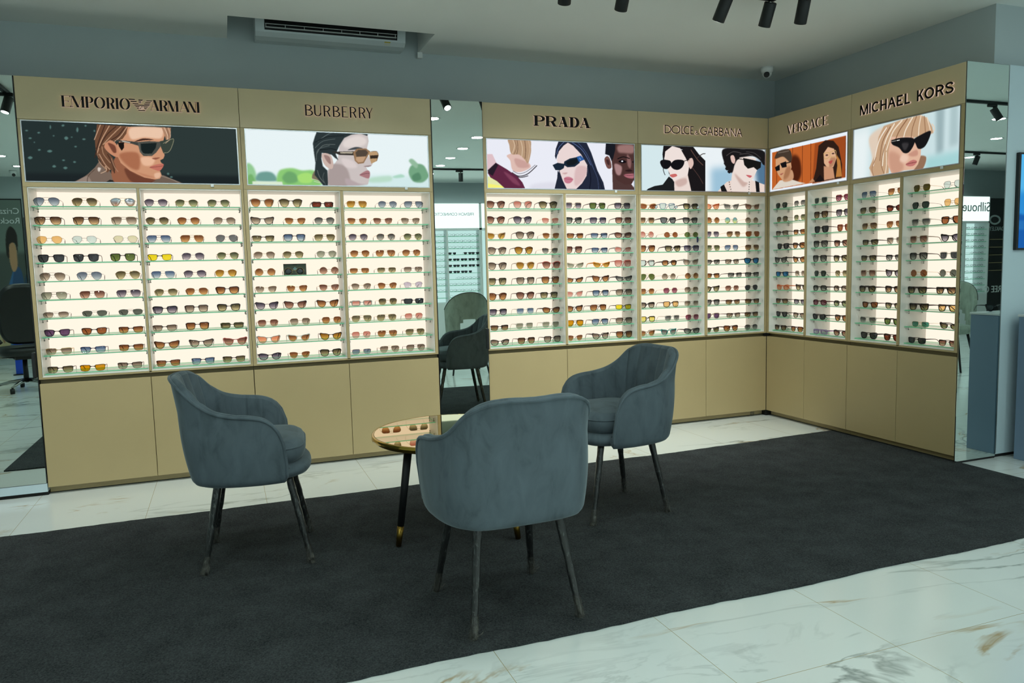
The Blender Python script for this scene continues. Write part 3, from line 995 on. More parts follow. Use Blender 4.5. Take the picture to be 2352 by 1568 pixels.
for wall, a0, a1, m0, m1, p0, p1, n0, n1, key, words in BAYS:
    T = frame_W(wall)
    root = thing('lightbox_poster', PLAB[key], 'poster')
    t = 0.006
    f = MB()
    f.box(p0 + 0.0005, -0.002, PZ0 + 0.0005, p0 + t, 0.04, PZ1 - 0.0005).box(p1 - t, -0.002, PZ0 + 0.0005, p1 - 0.0005, 0.04, PZ1 - 0.0005)
    f.box(p0 + t, -0.002, PZ0 + 0.0005, p1 - t, 0.04, PZ0 + t).box(p0 + t, -0.002, PZ1 - t, p1 - t, 0.04, PZ1 - 0.0005)
    f.xf(T).obj('frame', ALU, root)
    MB().box(p0 + t, 0.012, PZ0 + t, p1 - t, 0.04, PZ1 - t).xf(T).obj('housing', BLACK, root)
    img = paint(POSTERS[key], NU, NV)
    def fn(u, v, p0=p0, p1=p1, T=T):
        return T @ Vector((p0 + 0.005 + (p1 - p0 - 0.010) * u, 0.006, PZ0 + 0.005 + (PZ1 - PZ0 - 0.010) * v))
    link('print', print_mesh('print', img, fn, NU, NV), root)
    # little white pull tab under the box
    ta = p0 + (p1 - p0) * 0.86 if key != 'V' else p0 + 0.72
    MB().bbox(ta - 0.009, -0.008, PZ0 - 0.014, ta + 0.009, -0.002, PZ0 + 0.004, 0.001).xf(T).obj('pull_tab', WPLAST, root)

# ------------------------------------------------------------------ raised sign lettering
class Glyph:
    """flat strokes in a letter box, extruded: face material 0, lit edge material 1"""
    def __init__(s, T, x0, w, z0, h, S, t, depth=0.010):
        s.T, s.x0, s.w, s.z0, s.h, s.S, s.t, s.d = T, x0, w, z0, h, S, t, depth
        s.mb = MB()
    def poly(s, pts):
        n = len(pts)
        fr = [(s.x0 + x, -s.d, s.z0 + z) for x, z in pts]
        bk = [(s.x0 + x, -0.0008, s.z0 + z) for x, z in pts]
        s.mb.add(fr + bk, [tuple(range(n)), tuple(reversed(range(n, 2 * n)))], 0)
        s.mb.add(fr + bk, [(i, (i + 1) % n, n + (i + 1) % n, n + i) for i in range(n)], 1)
    def rect(s, x0, z0, x1, z1): s.poly([(x0, z0), (x1, z0), (x1, z1), (x0, z1)])
    def diag(s, x0, z0, x1, z1, wd): s.poly([(x0 - wd / 2, z0), (x0 + wd / 2, z0), (x1 + wd / 2, z1), (x1 - wd / 2, z1)])
    def curve(s, pts, thick=None, thin=None):
        S, t = thick or s.S, thin or s.t
        n = len(pts)
        Lf, Rg = [], []
        for i in range(n):
            a, b = pts[max(i - 1, 0)], pts[min(i + 1, n - 1)]
            dx, dz = b[0] - a[0], b[1] - a[1]
            l = math.hypot(dx, dz) or 1
            dx, dz = dx / l, dz / l
            wd = (t + (S - t) * abs(dz) ** 1.4) / 2
            Lf.append((pts[i][0] - dz * wd, pts[i][1] + dx * wd)); Rg.append((pts[i][0] + dz * wd, pts[i][1] - dx * wd))
        d = s.d
        P = lambda q, y: (s.x0 + q[0], y, s.z0 + q[1])
        vs = [P(q, -d) for q in Lf] + [P(q, -d) for q in Rg] + [P(q, -0.0008) for q in Lf] + [P(q, -0.0008) for q in Rg]
        s.mb.add(vs, [(i, n + i, n + i + 1, i + 1) for i in range(n - 1)], 0)
        s.mb.add(vs, [(i, i + 1, 2 * n + i + 1, 2 * n + i) for i in range(n - 1)] + [(n + i, n + i + 1, 3 * n + i + 1, 3 * n + i) for i in range(n - 1)] + [(0, n, 3 * n, 2 * n), (n - 1, 2 * n - 1, 4 * n - 1, 3 * n - 1)], 1)
    def arc(s, cx, cz, rx, rz, a0, a1, n=28, **k):
        s.curve([(cx + rx * math.cos(math.radians(a0 + (a1 - a0) * i / n)), cz + rz * math.sin(math.radians(a0 + (a1 - a0) * i / n))) for i in range(n + 1)], **k)
    def serif(s, x, z, wd):
        if s.ser: s.rect(x - wd / 2, z, x + wd / 2, z + s.t)
    def draw(s, ch, ser=False):
        w, h, S, t = s.w, s.h, s.S, s.t
        s.ser = ser
        sv = S * 1.7
        if ch in 'EFLHIBDPRKNMU' and ch not in 'NMU':
            s.rect(0, 0, S, h)
            if ser: s.rect(-S * .35, 0, S * 1.35, t); s.rect(-S * .35, h - t, S * 1.35, h)
        if ch in 'EF':
            s.rect(S, h - t, w * .96, h); s.rect(S, h * .5 - t / 2, w * .74, h * .5 + t / 2)
            if ser: s.poly([(w * .96, h), (w * .96, h * .80), (w * .84, h - t), (w * .84, h)]); s.poly([(w * .74, h * .62), (w * .74, h * .38), (w * .64, h * .5)])
        if ch in 'EL':
            s.rect(S, 0, w, t)
            if ser: s.poly([(w, 0), (w, h * .22), (w * .86, t), (w * .86, 0)])
        if ch == 'H': s.rect(w - S, 0, w, h); s.rect(S, h * .5 - t / 2, w - S, h * .5 + t / 2)
        if ch in 'PRB':
            zm = h * (.46 if ch != 'B' else .53)
            rz = (h - t / 2 - zm) / 2
            r = (w * (.94 if ch == 'P' else .86) - S * .6 - S / 2)
            s.rect(S, h - t, S + r * .25, h); s.rect(S, zm - t / 2, S + r * .25, zm + t / 2)
            s.arc(S + r * .2, zm + rz, r * .8 + S * .05, rz, -90, 90)
            if ch == 'R':
                s.diag(S + r * .55, zm, w - S * .5, 0, S * 1.02)
                if ser: s.rect(w - S, 0, w + S * .3, t)
            if ch == 'B':
                rb = zm / 2 - t / 4
                r2_ = w - S * .6 - S / 2
                s.rect(S, 0, S + r2_ * .25, t)
                s.arc(S + r2_ * .2, rb + t / 4, r2_ * .8, rb, -90, 90)
        if ch == 'D':
            r = w - S * 1.5
            s.rect(S, h - t, S + r * .2, h); s.rect(S, 0, S + r * .2, t)
            s.arc(S + r * .15, h / 2, r * .85, h / 2 - t / 2, -90, 90)
        if ch == 'O': s.arc(w / 2, h / 2, w / 2 - S / 2, h / 2 - t / 2, 0, 360, n=44)
        if ch in 'CG':
            s.arc(w * .56, h / 2, w * .56 - S / 2, h / 2 - t / 2, 48, 312, n=36)
            if ch == 'G': s.rect(w - S, h * .12, w, h * .48); s.rect(w * .6, h * .48 - t, w, h * .48)
        if ch == 'A':
            s.diag(t * .6, 0, w / 2, h, t); s.diag(w - S * .55, 0, w / 2 - (S - t) * .1, h, S); s.rect(w * .2, h * .32, w * .78, h * .32 + t)
            if ser: s.rect(-t * .5, 0, w * .26, t); s.rect(w - S * 1.35, 0, w + S * .3, t)
        if ch == 'V':
            s.diag(w / 2 + (S - t) * .1, 0, S * .55, h, S); s.diag(w / 2, 0, w - t * .6, h, t)
        if ch == 'Y':
            s.diag(w / 2, h * .45, S * .5, h, S); s.diag(w / 2 + S * .1, h * .45, w - t * .5, h, t); s.rect(w / 2 - S / 2, 0, w / 2 + S / 2, h * .47)
        if ch == 'N':
            s.rect(0, 0, t, h); s.rect(w - t, 0, w, h); s.diag(w - S * .5, 0, S * .5, h, S)
            if ser: s.rect(-t * 2, 0, t * 3, t); s.rect(w - t * 4, h - t, w + t * 2, h); s.rect(-t * 2, h - t, S * .6, h)
        if ch == 'M':
            s.rect(0, 0, t, h); s.rect(w - S, 0, w, h); s.diag(w / 2, 0, S * .5, h, S); s.diag(w / 2, 0, w - S * .55, h, t)
            if ser: s.rect(-t * 2, 0, t * 3, t); s.rect(w - S * 1.35, 0, w + S * .35, t); s.rect(-t * 2, h - t, S * .6, h); s.rect(w - S, h - t, w + S * .35, h)
        if ch == 'U':
            s.rect(0, h * .3, S, h); s.rect(w - t * 1.1, h * .3, w, h)
            s.curve([(S / 2 + (w - S / 2 - t * .55) * (1 - math.cos(PI * i / 20)) / 2, h * .3 - (h * .3 - t / 2) * math.sin(PI * i / 20)) for i in range(21)])
        if ch == 'K':
            s.diag(S, h * .40, w - S * .55, h, S); s.diag(w - S * .5, 0, S * 1.6, h * .58, S)
        if ch == 'S':
            q = [(.90, .80), (.74, .95), (.5, 1.0), (.2, .93), (.10, .75), (.24, .60), (.5, .51), (.78, .41), (.91, .24), (.78, .06), (.5, 0), (.22, .05), (.06, .20)]
            m = lambda x, z: (S * .3 + (w - S * .6) * x, t / 2 + (h - t) * z)
            s.curve([tuple(p[:2]) for p in catmull([m(x, z) + (0,) for x, z in q], 5, closed=False)], thick=S * .95, thin=max(t, S * .75))
        if ch == '&':
            q = [(.98, .30), (.80, .08), (.5, 0), (.16, .08), (.08, .28), (.30, .50), (.62, .70), (.66, .90), (.46, 1.0), (.26, .90), (.30, .68), (.60, .34), (1.0, 0)]
            s.curve([tuple(p[:2]) for p in catmull([(w * x, t / 2 + (h - t) * z, 0) for x, z in q], 5, closed=False)])
    def done(s, name, parent):
        return s.mb.xf(s.T).obj(name, [SIGNBLK, GLOW], parent)
SIGNBLK = pbr('satin_black_acrylic', (6, 6, 7), 0.5, spec=0.2)
def sign(label, wall, letters, z0, h, S, t, ser, amap, slope=0.0):
    root = thing('raised_sign', label, 'sign')
    T = frame_W(wall)
    for it in letters:
        ch, a, b = it[:3]
        x0, x1 = amap(a), amap(b)
        hh = h * (it[3] if len(it) > 3 else 1.0)
        g = Glyph(T, x0, x1 - x0, z0 + slope * (x0 - amap(letters[0][1])), hh, S * (.62 if len(it) > 3 else 1), t * (.62 if len(it) > 3 else 1))
        g.draw(ch, ser)
        g.done('letter', root)
    return root
m1_ = lambda p: -4.842 + (p - 68) * 0.000325
sg = sign('black raised serif lettering with a winged eagle emblem between its two words', 1,
     [('E', 72, 215), ('M', 222, 412), ('P', 437, 548), ('O', 565, 740), ('R', 762, 885), ('I', 905, 945), ('O', 962, 1130), ('A', 1455, 1595), ('R', 1606, 1735), ('M', 1742, 1910), ('A', 1930, 2095), ('N', 2080, 2205), ('I', 2222, 2262)],
     2.196, 0.062, 0.0125, 0.0022, True, m1_)
g = Glyph(frame_W(1), 0, 1, 0, 1, 0.01, 0.002)
ez = lambda q: 2.258 - (q - 172) * 0.000352
for x0, x1, x2, x3, q0, q1 in [(1105,1205,1218,1118,172,190),(1133,1232,1244,1146,205,222),(1162,1262,1262,1178,238,252),(1188,1450,1432,1204,262,276),(1206,1420,1404,1220,286,300),(1226,1400,1386,1240,312,326),(1248,1372,1360,1262,344,358),
        (1400,1496,1482,1384,186,200),(1380,1470,1455,1366,216,230),(1362,1452,1440,1350,240,254),(1268,1340,1330,1268,178,196),(1268,1312,1308,1268,202,216),(1268,1310,1306,1270,222,236)]:
    g.poly([(m1_(x3), ez(q1)), (m1_(x2), ez(q1)), (m1_(x1), ez(q0)), (m1_(x0), ez(q0))])
g.done('eagle_emblem', sg)
g = Glyph(frame_W(1), m1_(1268), 0.014, ez(336), 0.016, 0.0022, 0.0018, depth=0.0115)
g.draw('G')
g.x0 = m1_(1312); g.draw('A')
g.mb.xf(frame_W(1)).obj('monogram', [GLOW, GLOW], sg)
sign('black raised narrow lettering beginning with B on the fascia above the white-sky poster', 1,
     [('B', 245, 435), ('U', 478, 660), ('R', 730, 915), ('B', 975, 1155), ('E', 1215, 1375), ('R', 1430, 1615), ('R', 1675, 1860), ('Y', 1870, 2060)],
     2.209, 0.067, 0.0095, 0.0046, False, lambda p: -3.523 + (p - 240) * 0.000231)
sign('black raised heavy serif lettering of five characters on the fascia', 1,
     [('P', 88, 185), ('R', 205, 312), ('A', 335, 430), ('D', 455, 552), ('A', 560, 662)],
     2.213, 0.070, 0.0235, 0.0052, True, lambda p: -1.987 + (p - 85) * 0.000738)
sign('black raised thin lettering with a small ampersand between its two words', 1,
     [('D', 1440, 1506), ('O', 1508, 1597), ('L', 1608, 1640), ('C', 1630, 1694), ('E', 1700, 1734), ('&', 1750, 1785, .5), ('G', 1800, 1872), ('A', 1872, 1936), ('B', 1944, 1988), ('B', 1996, 2042), ('A', 2046, 2112), ('N', 2120, 2180), ('A', 2186, 2248)],
     2.203, 0.060, 0.0074, 0.0066, False, lambda p: -0.946 + (p - 1440) * 0.00086)
sign('black raised condensed lettering above the white-bordered poster', 2,
     [('V', 140, 208), ('E', 222, 268), ('R', 282, 342), ('S', 352, 412), ('A', 430, 498), ('C', 506, 576), ('E', 594, 648)],
     2.193, 0.064, 0.0125, 0.0036, False, lambda p: 0.224 + (p - 140) * 0.000813)
sign('black raised bold lettering in two words above the blond woman poster', 2,
     [('M', 1055, 1165), ('I', 1178, 1200), ('C', 1212, 1308), ('H', 1324, 1406), ('A', 1415, 1520), ('E', 1530, 1606), ('L', 1626, 1690), ('K', 1768, 1860), ('O', 1866, 1988), ('R', 2008, 2110), ('S', 2120, 2230)],
     2.196, 0.066, 0.0132, 0.0112, False, lambda p: (0.930 + (p - 1055) * 0.000624) if p < 1720 else (1.374 + (p - 1765) * 0.000551))

GLASSES_DATA = '''
av B d 82,av h g 272,av m g 470
nv b k 82,nv b k 274,nv t t 470
hx O g 82,hx c s 257,hx i s 470
sq G k 82,sq G k 259,sq n k 449
av t s 82,av B s 269,av k g 469
pi e d 82,pi r d 276,pi v d 466
na t s 82,na q s 280,na q s 470
kb V k 82,kb w k 271,rc o k 464
rc t g 82,rc u u 259,rc o k 459
rc k k 82,rc A k 250,rc t k 445

pl v d 82,pl N g 249,pl N k 428
pl h k 82,pl o b 253,pl t d 456
pi u d 84,pi o g 267,pl j d 464
rc y k 82,pl v s 266,pl N g 464
pi u s 94,pl v d 270,pl a g 447
hx k g 103,hx o g 274,wf o b 448
wf v k 91,sq t k 266,wf k k 451
rc t k 82,sq o k 266,tk h n 464
ce o b 88,ce t k 281,ce r r 478
rc o k 90,rc u k 285,rc k k 463

ov o e 87,ov k k 258,tk R b 453
ce t k 82,mc o g 279,pl g d 459
rc k k 82,sq u k 270,pi k g 457
pl t g 82,pl k g 256,pl e s 463
rd o g 82,rd X g 256,rd r g 475
mc t g 82,mc o g 269,mc r g 469
cm v k 82,cm r k 254,cm o k 456
gm r g 82,gm t g 277,gm o g 476
ce P e 82,ce o w 266,ce a k 466
cs v k 83,mc o g 265,wf k k 461

pi a g 93,pl B s 294,pi B k 467
mc o g 92,mc r g 259,mc t g 444
pl v g 93,pl g g 273,pl N g 454
pl o g 99,pi o g 268,pl o g 442
rm o g 91,rm k g 270,rm t d 448
bm t g 100,bm o g 271,bm l s 445
tk p e 97,gm h g 271,tk G k 447
pi k g 93,pi k g 257,gm p g 443
gm p g 86,pi o g 258,pi k g 447
rm B g 82,pi t g 270,pi t d 447

ov r b 87,ov p e 284,ov k k 483
ov r k 82,ov v k 283,mc p g 492
ce a t 82,ov t k 302,mc o g 496
ov t k 87,ov a b 288,mc g g 491
ov t k 86,ov a t 296,ov r r 495
sqo k k 83,sqo t k 294,sqo o b 489
ov o b 82,ov r b 291,sq k k 477
sq v k 85,sq u c 286,cs o b 491
rc b k 90,sq e c 282,sq e c 487
cs t k 91,sq b b 293,sq t k 496

sq v t 82,sq n k 282,sq v k 484
wf g k 83,sq v u 284,sq r b 487
rc o b 95,rc u k 289,cs r b 489
sqo r b 82,rc u u 291,cs p e 482
nc e t 91,nc a A 308,sqo p r 487
nc o b 85,ce o b 295,nc g k 489
ce p c 82,sq u k 298,nv t k 489
ce o k 82,nv o b 272,rc y k 488
nv A k 82,nv u k 288,nv t k 489
mc o t 82,ce t k 289,sqo o k 489

cs w O 97,sq c q 263,wf k k 475
sq b t 82,wf j k 267,wf g k 470
rd p g 82,ol w g 291,ol n g 480
sqo o b 87,wf k k 307,sq v u 480
sq c b 82,ha o k 276,ce t e 468
av n g 82,rd t g 274,rd o g 478
gm o g 83,gm z g 284,gm t g 478
wf t k 84,sq O k 295,sq t c 480
sq Y k 87,sq g c 301,gm z r 480
ce o t 82,ce g E 269,cs g k 477

ce P P 82,ce g c 264,ce r t 459
rd o g 82,rd M g 260,rd t g 460
pi v s 82,pi b g 281,pi w g 460
pi N g 82,pi u g 263,pi b g 460
rc g k 82,rc t k 273,wf U k 460
rc o k 82,rc g k 296,rc g k 459
ce k k 82,gm r g 270,hx G d 457
sq g k 82,rc b b 280,rc b k 460
sq V t 82,rc t k 288,rc b k 460
rc h k 82,wf o b 260,hx g d 460

gm Q k 82,gm g k 278
gm h b 82,gm N g 277
rc t k 82,rc o k 276
wf G k 95,wf o b 278
ce g k 82,ce o b 280
rc U k 95,gm t w 294
cs P P 99,ce k k 312
rc b b 82,rc v k 292
kb G k 82,kb t k 288
kb b k 82,kb o b 270

sq Q w 82,sq z r 299
sqo b b 82,sqo v k 292
sqo G k 82,sqo w r 304
sqo g k 82,wf r b 293
sqo g k 82,wf k b 286
gm Q d 82,gm k g 286
ha g k 82,ha t b 286
ha z x 82,ha N k 293
cs G k 82,wf o k 303
tk l l 98,cs r k 298

pi u s 85,pi o g 308
pi h d 90,cs R x 308
pi b g 93,pi o g 308
rc h k 106,sq t c 308
rc h k 96,rc g k 307
sq r t 100,ce v b 308
tn h k 93,wf b k 308
kb w b 116,kb k k 308
tn g c 96,tn n k 303
wf G k 119,wf R b 304

gm H g 98,gm c s 310
gm Q k 90,gm O g 314
sq g c 98,sq w k 304
sq r t 88,ce v k 311
sq g k 82,sq G c 301
oc w g 96,oc q g 299
ft h k 82,ft b k 290
ft h k 94,ft O k 308
rm T g 109,nc h k 315
rc G k 90,rc r k 309
'''
# ------------------------------------------------------------------ glass shelves
SHZ = [1.652 - 0.106 * i for i in range(10)]     # top surface of each shelf
clip_mb = MB()
clip_mb.tube([(0, 0, -0.020), (0, 0, -0.0066)], 0.0022, n=6).tube([(-0.006, 0, -0.0085), (0.006, 0, -0.0085)], 0.0022, n=6).lathe([(0.0035, -0.026), (0.0045, -0.022), (0.0035, -0.018)], n=8)
CLIP = clip_mb.mesh('shelf_clip', CHROME)
shelf_cache = {}
for ni, (wall, x0, x1) in enumerate(NICHES):
    T = frame_W(wall)
    rz = 0 if wall == 1 else -PI / 2
    wd = x1 - x0 - 0.018
    key = round(wd, 4)
    if key not in shelf_cache:
        b = MB()
        v = [(-wd/2, 0, -0.006), (wd/2, 0, -0.006), (wd/2, 0.185, -0.006), (-wd/2, 0.185, -0.006), (-wd/2, 0, 0), (wd/2, 0, 0), (wd/2, 0.185, 0), (-wd/2, 0.185, 0)]
        b.add(v, [(3, 2, 1, 0), (4, 5, 6, 7)], 0).add(v, [(0, 1, 5, 4), (1, 2, 6, 5), (2, 3, 7, 6), (3, 0, 4, 7)], 1)
        shelf_cache[key] = b.mesh('glass_pane', [GLASS, GEDGE])
    for k, z in enumerate(SHZ):
        c = T @ Vector(((x0 + x1) / 2, 0.034, z))
        lab = 'clear glass shelf, %s from the top in the %s shelf column along the walls' % (ORD[k], ORD[ni])
        sh = thing('glass_shelf', lab, 'shelf', c, rz, 'glass shelves in the backlit cabinets')
        link('glass_pane', shelf_cache[key], sh)
        if k < 9:
            for sx in (-1, 1):
                for dy in (0.035, 0.15):
                    link('shelf_clip', CLIP, sh, (sx * (wd / 2 - 0.003), dy, 0))

# ------------------------------------------------------------------ sunglasses
def mm(*p): return [(x / 1000.0, y / 1000.0) for x, y in p]
EL_ = lambda rx, ry, n=10: [(rx * math.cos(2 * PI * (k + .5) / n), ry * math.sin(2 * PI * (k + .5) / n)) for k in range(n)]
SH = {  # outline of the wearer-side lens as seen from the front, mm; style; acetate rim, rim at brow; words
 'av': ([(-26,15),(-10,22),(12,21),(27,12),(29,0),(22,-16),(8,-24),(-6,-23),(-18,-12),(-26,3)], 'm2', 0, 0, 'teardrop aviator'),
 'pl': ([(-24,14),(-8,20),(10,20),(24,12),(26,0),(20,-14),(6,-21),(-8,-20),(-20,-10),(-25,3)], 'm1', 0, 0, 'rounded metal'),
 'pi': ([(-25,17),(0,20),(21,18),(29,8),(27,-8),(19,-19),(2,-22),(-12,-19),(-23,-4)], 'm2', 0, 0, 'double-bridge'),
 'hx': ([(-22,16),(-8,20),(12,20),(24,13),(28,2),(20,-16),(4,-21),(-10,-18),(-22,-6),(-25,6)], 'm1', 0, 0, 'geometric'),
 'na': ([(-24,11),(-5,17),(20,15),(29,6),(26,-8),(12,-15),(-6,-17),(-16,-13),(-23,-2)], 'm2', 0, 0, 'slim aviator'),
 'nv': ([(-25,17),(0,20),(21,18),(29,8),(27,-8),(19,-19),(2,-22),(-12,-19),(-23,-4)], 'a2', 2.0, 2.6, 'flat-bar navigator'),
 'sq': ([(-24,15),(-12,18),(6,18),(20,17),(26,12),(26,-2),(22,-14),(10,-20),(-6,-20),(-17,-15),(-23,-3)], 'a', 2.8, 4.2, 'square'),
 'wf': ([(-24,13),(-10,16),(8,17),(22,16),(27,11),(26,0),(21,-13),(10,-19),(-6,-19),(-17,-14),(-23,-3)], 'a', 3.6, 6.0, 'thick-rimmed'),
 'sqo': ([(-24,18),(-12,21),(8,21),(22,20),(28,14),(28,0),(23,-14),(10,-22),(-6,-22),(-17,-17),(-24,-2)], 'a', 2.8, 3.6, 'oversized square'),
 'rc': ([(-25,12),(-10,14),(10,15),(24,14),(27,9),(26,-6),(21,-15),(6,-18),(-8,-18),(-18,-14),(-24,-3)], 'a', 1.8, 3.2, 'rectangular'),
 'kb': ([(-23,12),(0,16),(22,15),(26,10),(24,-6),(16,-16),(0,-19),(-14,-16),(-22,-4)], 'a', 2.6, 3.6, 'keyhole-bridge'),
 'ce': ([(-24,9),(-8,16),(14,18),(29,20),(28,9),(21,-10),(6,-19),(-10,-18),(-22,-6)], 'a', 3.2, 4.2, 'cat-eye'),
 'cm': ([(-24,10),(-8,17),(14,19),(29,20),(28,9),(22,-10),(6,-20),(-10,-19),(-22,-6)], 'am', 2.6, 4.6, 'metal-bridged cat-eye'),
 'mc': ([(-23,12),(-8,17),(12,18),(26,15),(26,4),(20,-12),(6,-20),(-8,-20),(-20,-9),(-24,4)], 'm1', 0, 0, 'thin cat-eye'),
 'ov': ([(-25,13),(-8,21),(14,22),(29,16),(30,6),(23,-12),(10,-23),(-8,-23),(-20,-12),(-26,2)], 'a', 2.4, 3.6, 'oversized butterfly'),
 'cs': ([(-24,8),(-10,14),(12,17),(27,13),(28,2),(19,-13),(2,-18),(-14,-15),(-23,-6)], 'a', 3.6, 4.4, 'soft oval'),
 'tk': ([(-24,11),(0,12),(20,12),(25,7),(25,-7),(20,-12),(0,-13),(-18,-12),(-24,-4)], 'a', 5.0, 5.4, 'chunky rectangular'),
 'rd': (EL_(25, 22.5), 'm1', 0, 0, 'round metal'),
 'ol': (EL_(25, 20), 'm1', 0, 0, 'oval metal'),
 'oc': (EL_(25, 23, 8), 'mx', 0, 0, 'octagonal'),
 'gm': ([(-23,14),(-15,20),(12,20),(22,15),(26,5),(20,-14),(10,-20),(-10,-20),(-20,-12),(-25,3)], 'm1', 0, 0, 'squared metal'),
 'rm': ([(-25,11),(-16,15),(16,15),(25,10),(26,-4),(20,-14),(8,-17),(-12,-16),(-23,-6)], 'm1', 0, 0, 'low rectangular metal'),
 'bm': ([(-20,13),(0,20),(18,19),(28,12),(24,-4),(16,-18),(-4,-18),(-16,-12),(-23,4)], 'm1', 0, 0, 'flat-bottomed butterfly'),
 'nc': ([(-25,4),(-12,11),(10,14),(29,17),(28,6),(19,-8),(4,-15),(-14,-13),(-23,-5)], 'a', 3.4, 3.8, 'narrow cat-eye'),
 'ha': ([(-23,9),(-12,16),(12,16),(23,10),(26,1),(19,-13),(8,-17),(-10,-16),(-20,-7)], 'a', 3.8, 4.2, 'six-sided'),
 'tn': ([(-23,13),(0,17),(19,17),(27,9),(26,-4),(19,-16),(2,-19),(-14,-16),(-21,-4)], 'af', 3.6, 4.6, 'thick navigator'),
 'ft': ([(-24,13),(0,14),(25,14),(28,10),(26,-8),(19,-18),(0,-19),(-14,-16),(-21,-4)], 'af', 4.0, 6.2, 'flat-topped'),
}
LENS = {  # top and bottom colour, words
 'B': ((92,102,124), (196,206,218), 'blue-grey'), 'h': ((58,48,32), (196,178,134), 'dark olive-brown'), 'm': ((110,140,176), (232,160,120), 'mirrored blue and orange'),
 'r': ((96,56,46), (224,180,158), 'reddish brown'), 't': ((104,86,76), (226,208,190), 'taupe'), 'O': ((238,186,120), (244,198,138), 'orange'),
 'c': ((212,224,228), (222,234,236), 'clear'), 'i': ((226,220,190), (236,222,206), 'pale yellow'), 'G': ((56,58,64), (72,74,80), 'dark grey'), 'n': ((86,100,50), (120,136,76), 'green'),
 'k': ((80,70,48), (220,204,162), 'khaki'), 'e': ((128,126,112), (204,202,184), 'pale grey'), 'v': ((66,58,76), (206,192,204), 'violet-grey'), 'q': ((84,86,80), (110,112,104), 'grey-green'),
 'V': ((92,62,98), (120,84,124), 'plum'), 'w': ((138,78,44), (172,104,60), 'solid brown'), 'o': ((112,62,32), (228,174,116), 'orange-brown'), 'u': ((72,92,130), (212,222,232), 'blue'),
 'A': ((206,138,0), (232,166,10), 'amber'), 'N': ((68,72,54), (198,198,150), 'olive'), 'j': ((104,104,110), (128,128,132), 'mid grey'), 'y': ((240,214,30), (250,226,50), 'yellow'),
 'a': ((140,90,20), (232,190,96), 'golden brown'), 'b': ((78,52,36), (222,184,140), 'dark brown'), 'X': ((22,24,30), (44,46,54), 'black'), 'R': ((96,36,22), (140,62,38), 'dark red-brown'),
 'P': ((222,128,92), (246,196,160), 'peach'), 'p': ((196,116,106), (242,206,196), 'pink'), 'g': ((66,64,66), (206,202,194), 'smoky grey'), 'l': ((196,180,206), (226,214,226), 'lilac'),
 'z': ((112,44,66), (206,140,160), 'burgundy'), 'Y': ((236,210,100), (250,236,160), 'pale gold'), 'M': ((106,166,190), (240,238,150), 'blue to yellow'), 'U': ((36,90,140), (80,160,206), 'mirrored blue'),
 'Q': ((40,52,48), (66,84,78), 'dark green'), 'H': ((78,68,10), (110,98,24), 'dark olive'), 'T': ((60,122,110), (110,172,154), 'teal'),
}
FRM = {'g': 'gold', 's': 'silver', 'd': 'gunmetal', 'k': 'black', 'b': 'dark tortoise', 't': 'beige', 'r': 'rose', 'e': 'grey-beige', 'w': 'white', 'c': 'clear', 'u': 'navy', 'n': 'olive',
       'A': 'amber', 'q': 'pale blue', 'O': 'champagne', 'E': 'turquoise', 'P': 'peach', 'x': 'burgundy', 'l': 'lilac'}
FM = {'g': pbr('gold_wire', (208, 176, 122), 0.25, metal=1.0), 's': pbr('silver_wire', (176, 178, 180), 0.25, metal=1.0), 'd': pbr('gunmetal_wire', (70, 70, 74), 0.3, metal=1.0),
      'k': pbr('black_acetate', (14, 14, 15), 0.2), 'b': pbr('tortoise_acetate', (52, 28, 18), 0.2, var=(90.0, 0.6)), 't': pbr('beige_acetate', (186, 166, 146), 0.25), 'r': acetate_clear('rose_acetate', (186, 96, 88), 0.6),
      'e': pbr('grey_beige_acetate', (150, 146, 136), 0.25), 'w': pbr('ivory_acetate', (204, 208, 196), 0.25), 'c': acetate_clear('crystal_acetate', (226, 226, 220), 0.3), 'u': pbr('navy_acetate', (26, 34, 74), 0.2),
      'n': pbr('olive_acetate', (72, 74, 44), 0.22), 'A': acetate_clear('amber_acetate', (232, 160, 60), 0.5), 'q': acetate_clear('pale_blue_acetate', (160, 184, 206), 0.5), 'O': acetate_clear('champagne_acetate', (226, 190, 140), 0.5),
      'E': acetate_clear('turquoise_acetate', (70, 170, 162), 0.6), 'P': acetate_clear('peach_acetate', (240, 160, 116), 0.5), 'x': pbr('burgundy_acetate', (74, 20, 28), 0.2), 'l': acetate_clear('lilac_acetate', (178, 160, 196), 0.45)}
LM = {}
for k, (a, b, wd_) in LENS.items():
    gl = {'m': 0.55, 'U': 0.35, 'X': 0.12}.get(k, 0.035)
    LM[k] = tinted('lens_' + wd_.replace(' ', '_').replace('-', '_'), a, b, gloss=gl, refl=(120, 190, 255) if k == 'U' else None)
TIP = BLACK
HALF = 36.0
def smooth_outline(pts, style):
    if style == 'mx':
        out = []
        for i in range(len(pts)):
            a, b = pts[i], pts[(i + 1) % len(pts)]
            out += [(a[0] + (b[0] - a[0]) * t / 5, a[1] + (b[1] - a[1]) * t / 5) for t in range(5)]
        return out
    return [(p.x, p.y) for p in catmull([(x, y, 0) for x, y in pts], max(3, 40 // len(pts)), True)]
def bend(x, y):
    return y + 6.0 * (x / 70.0) ** 2
GEO = {}
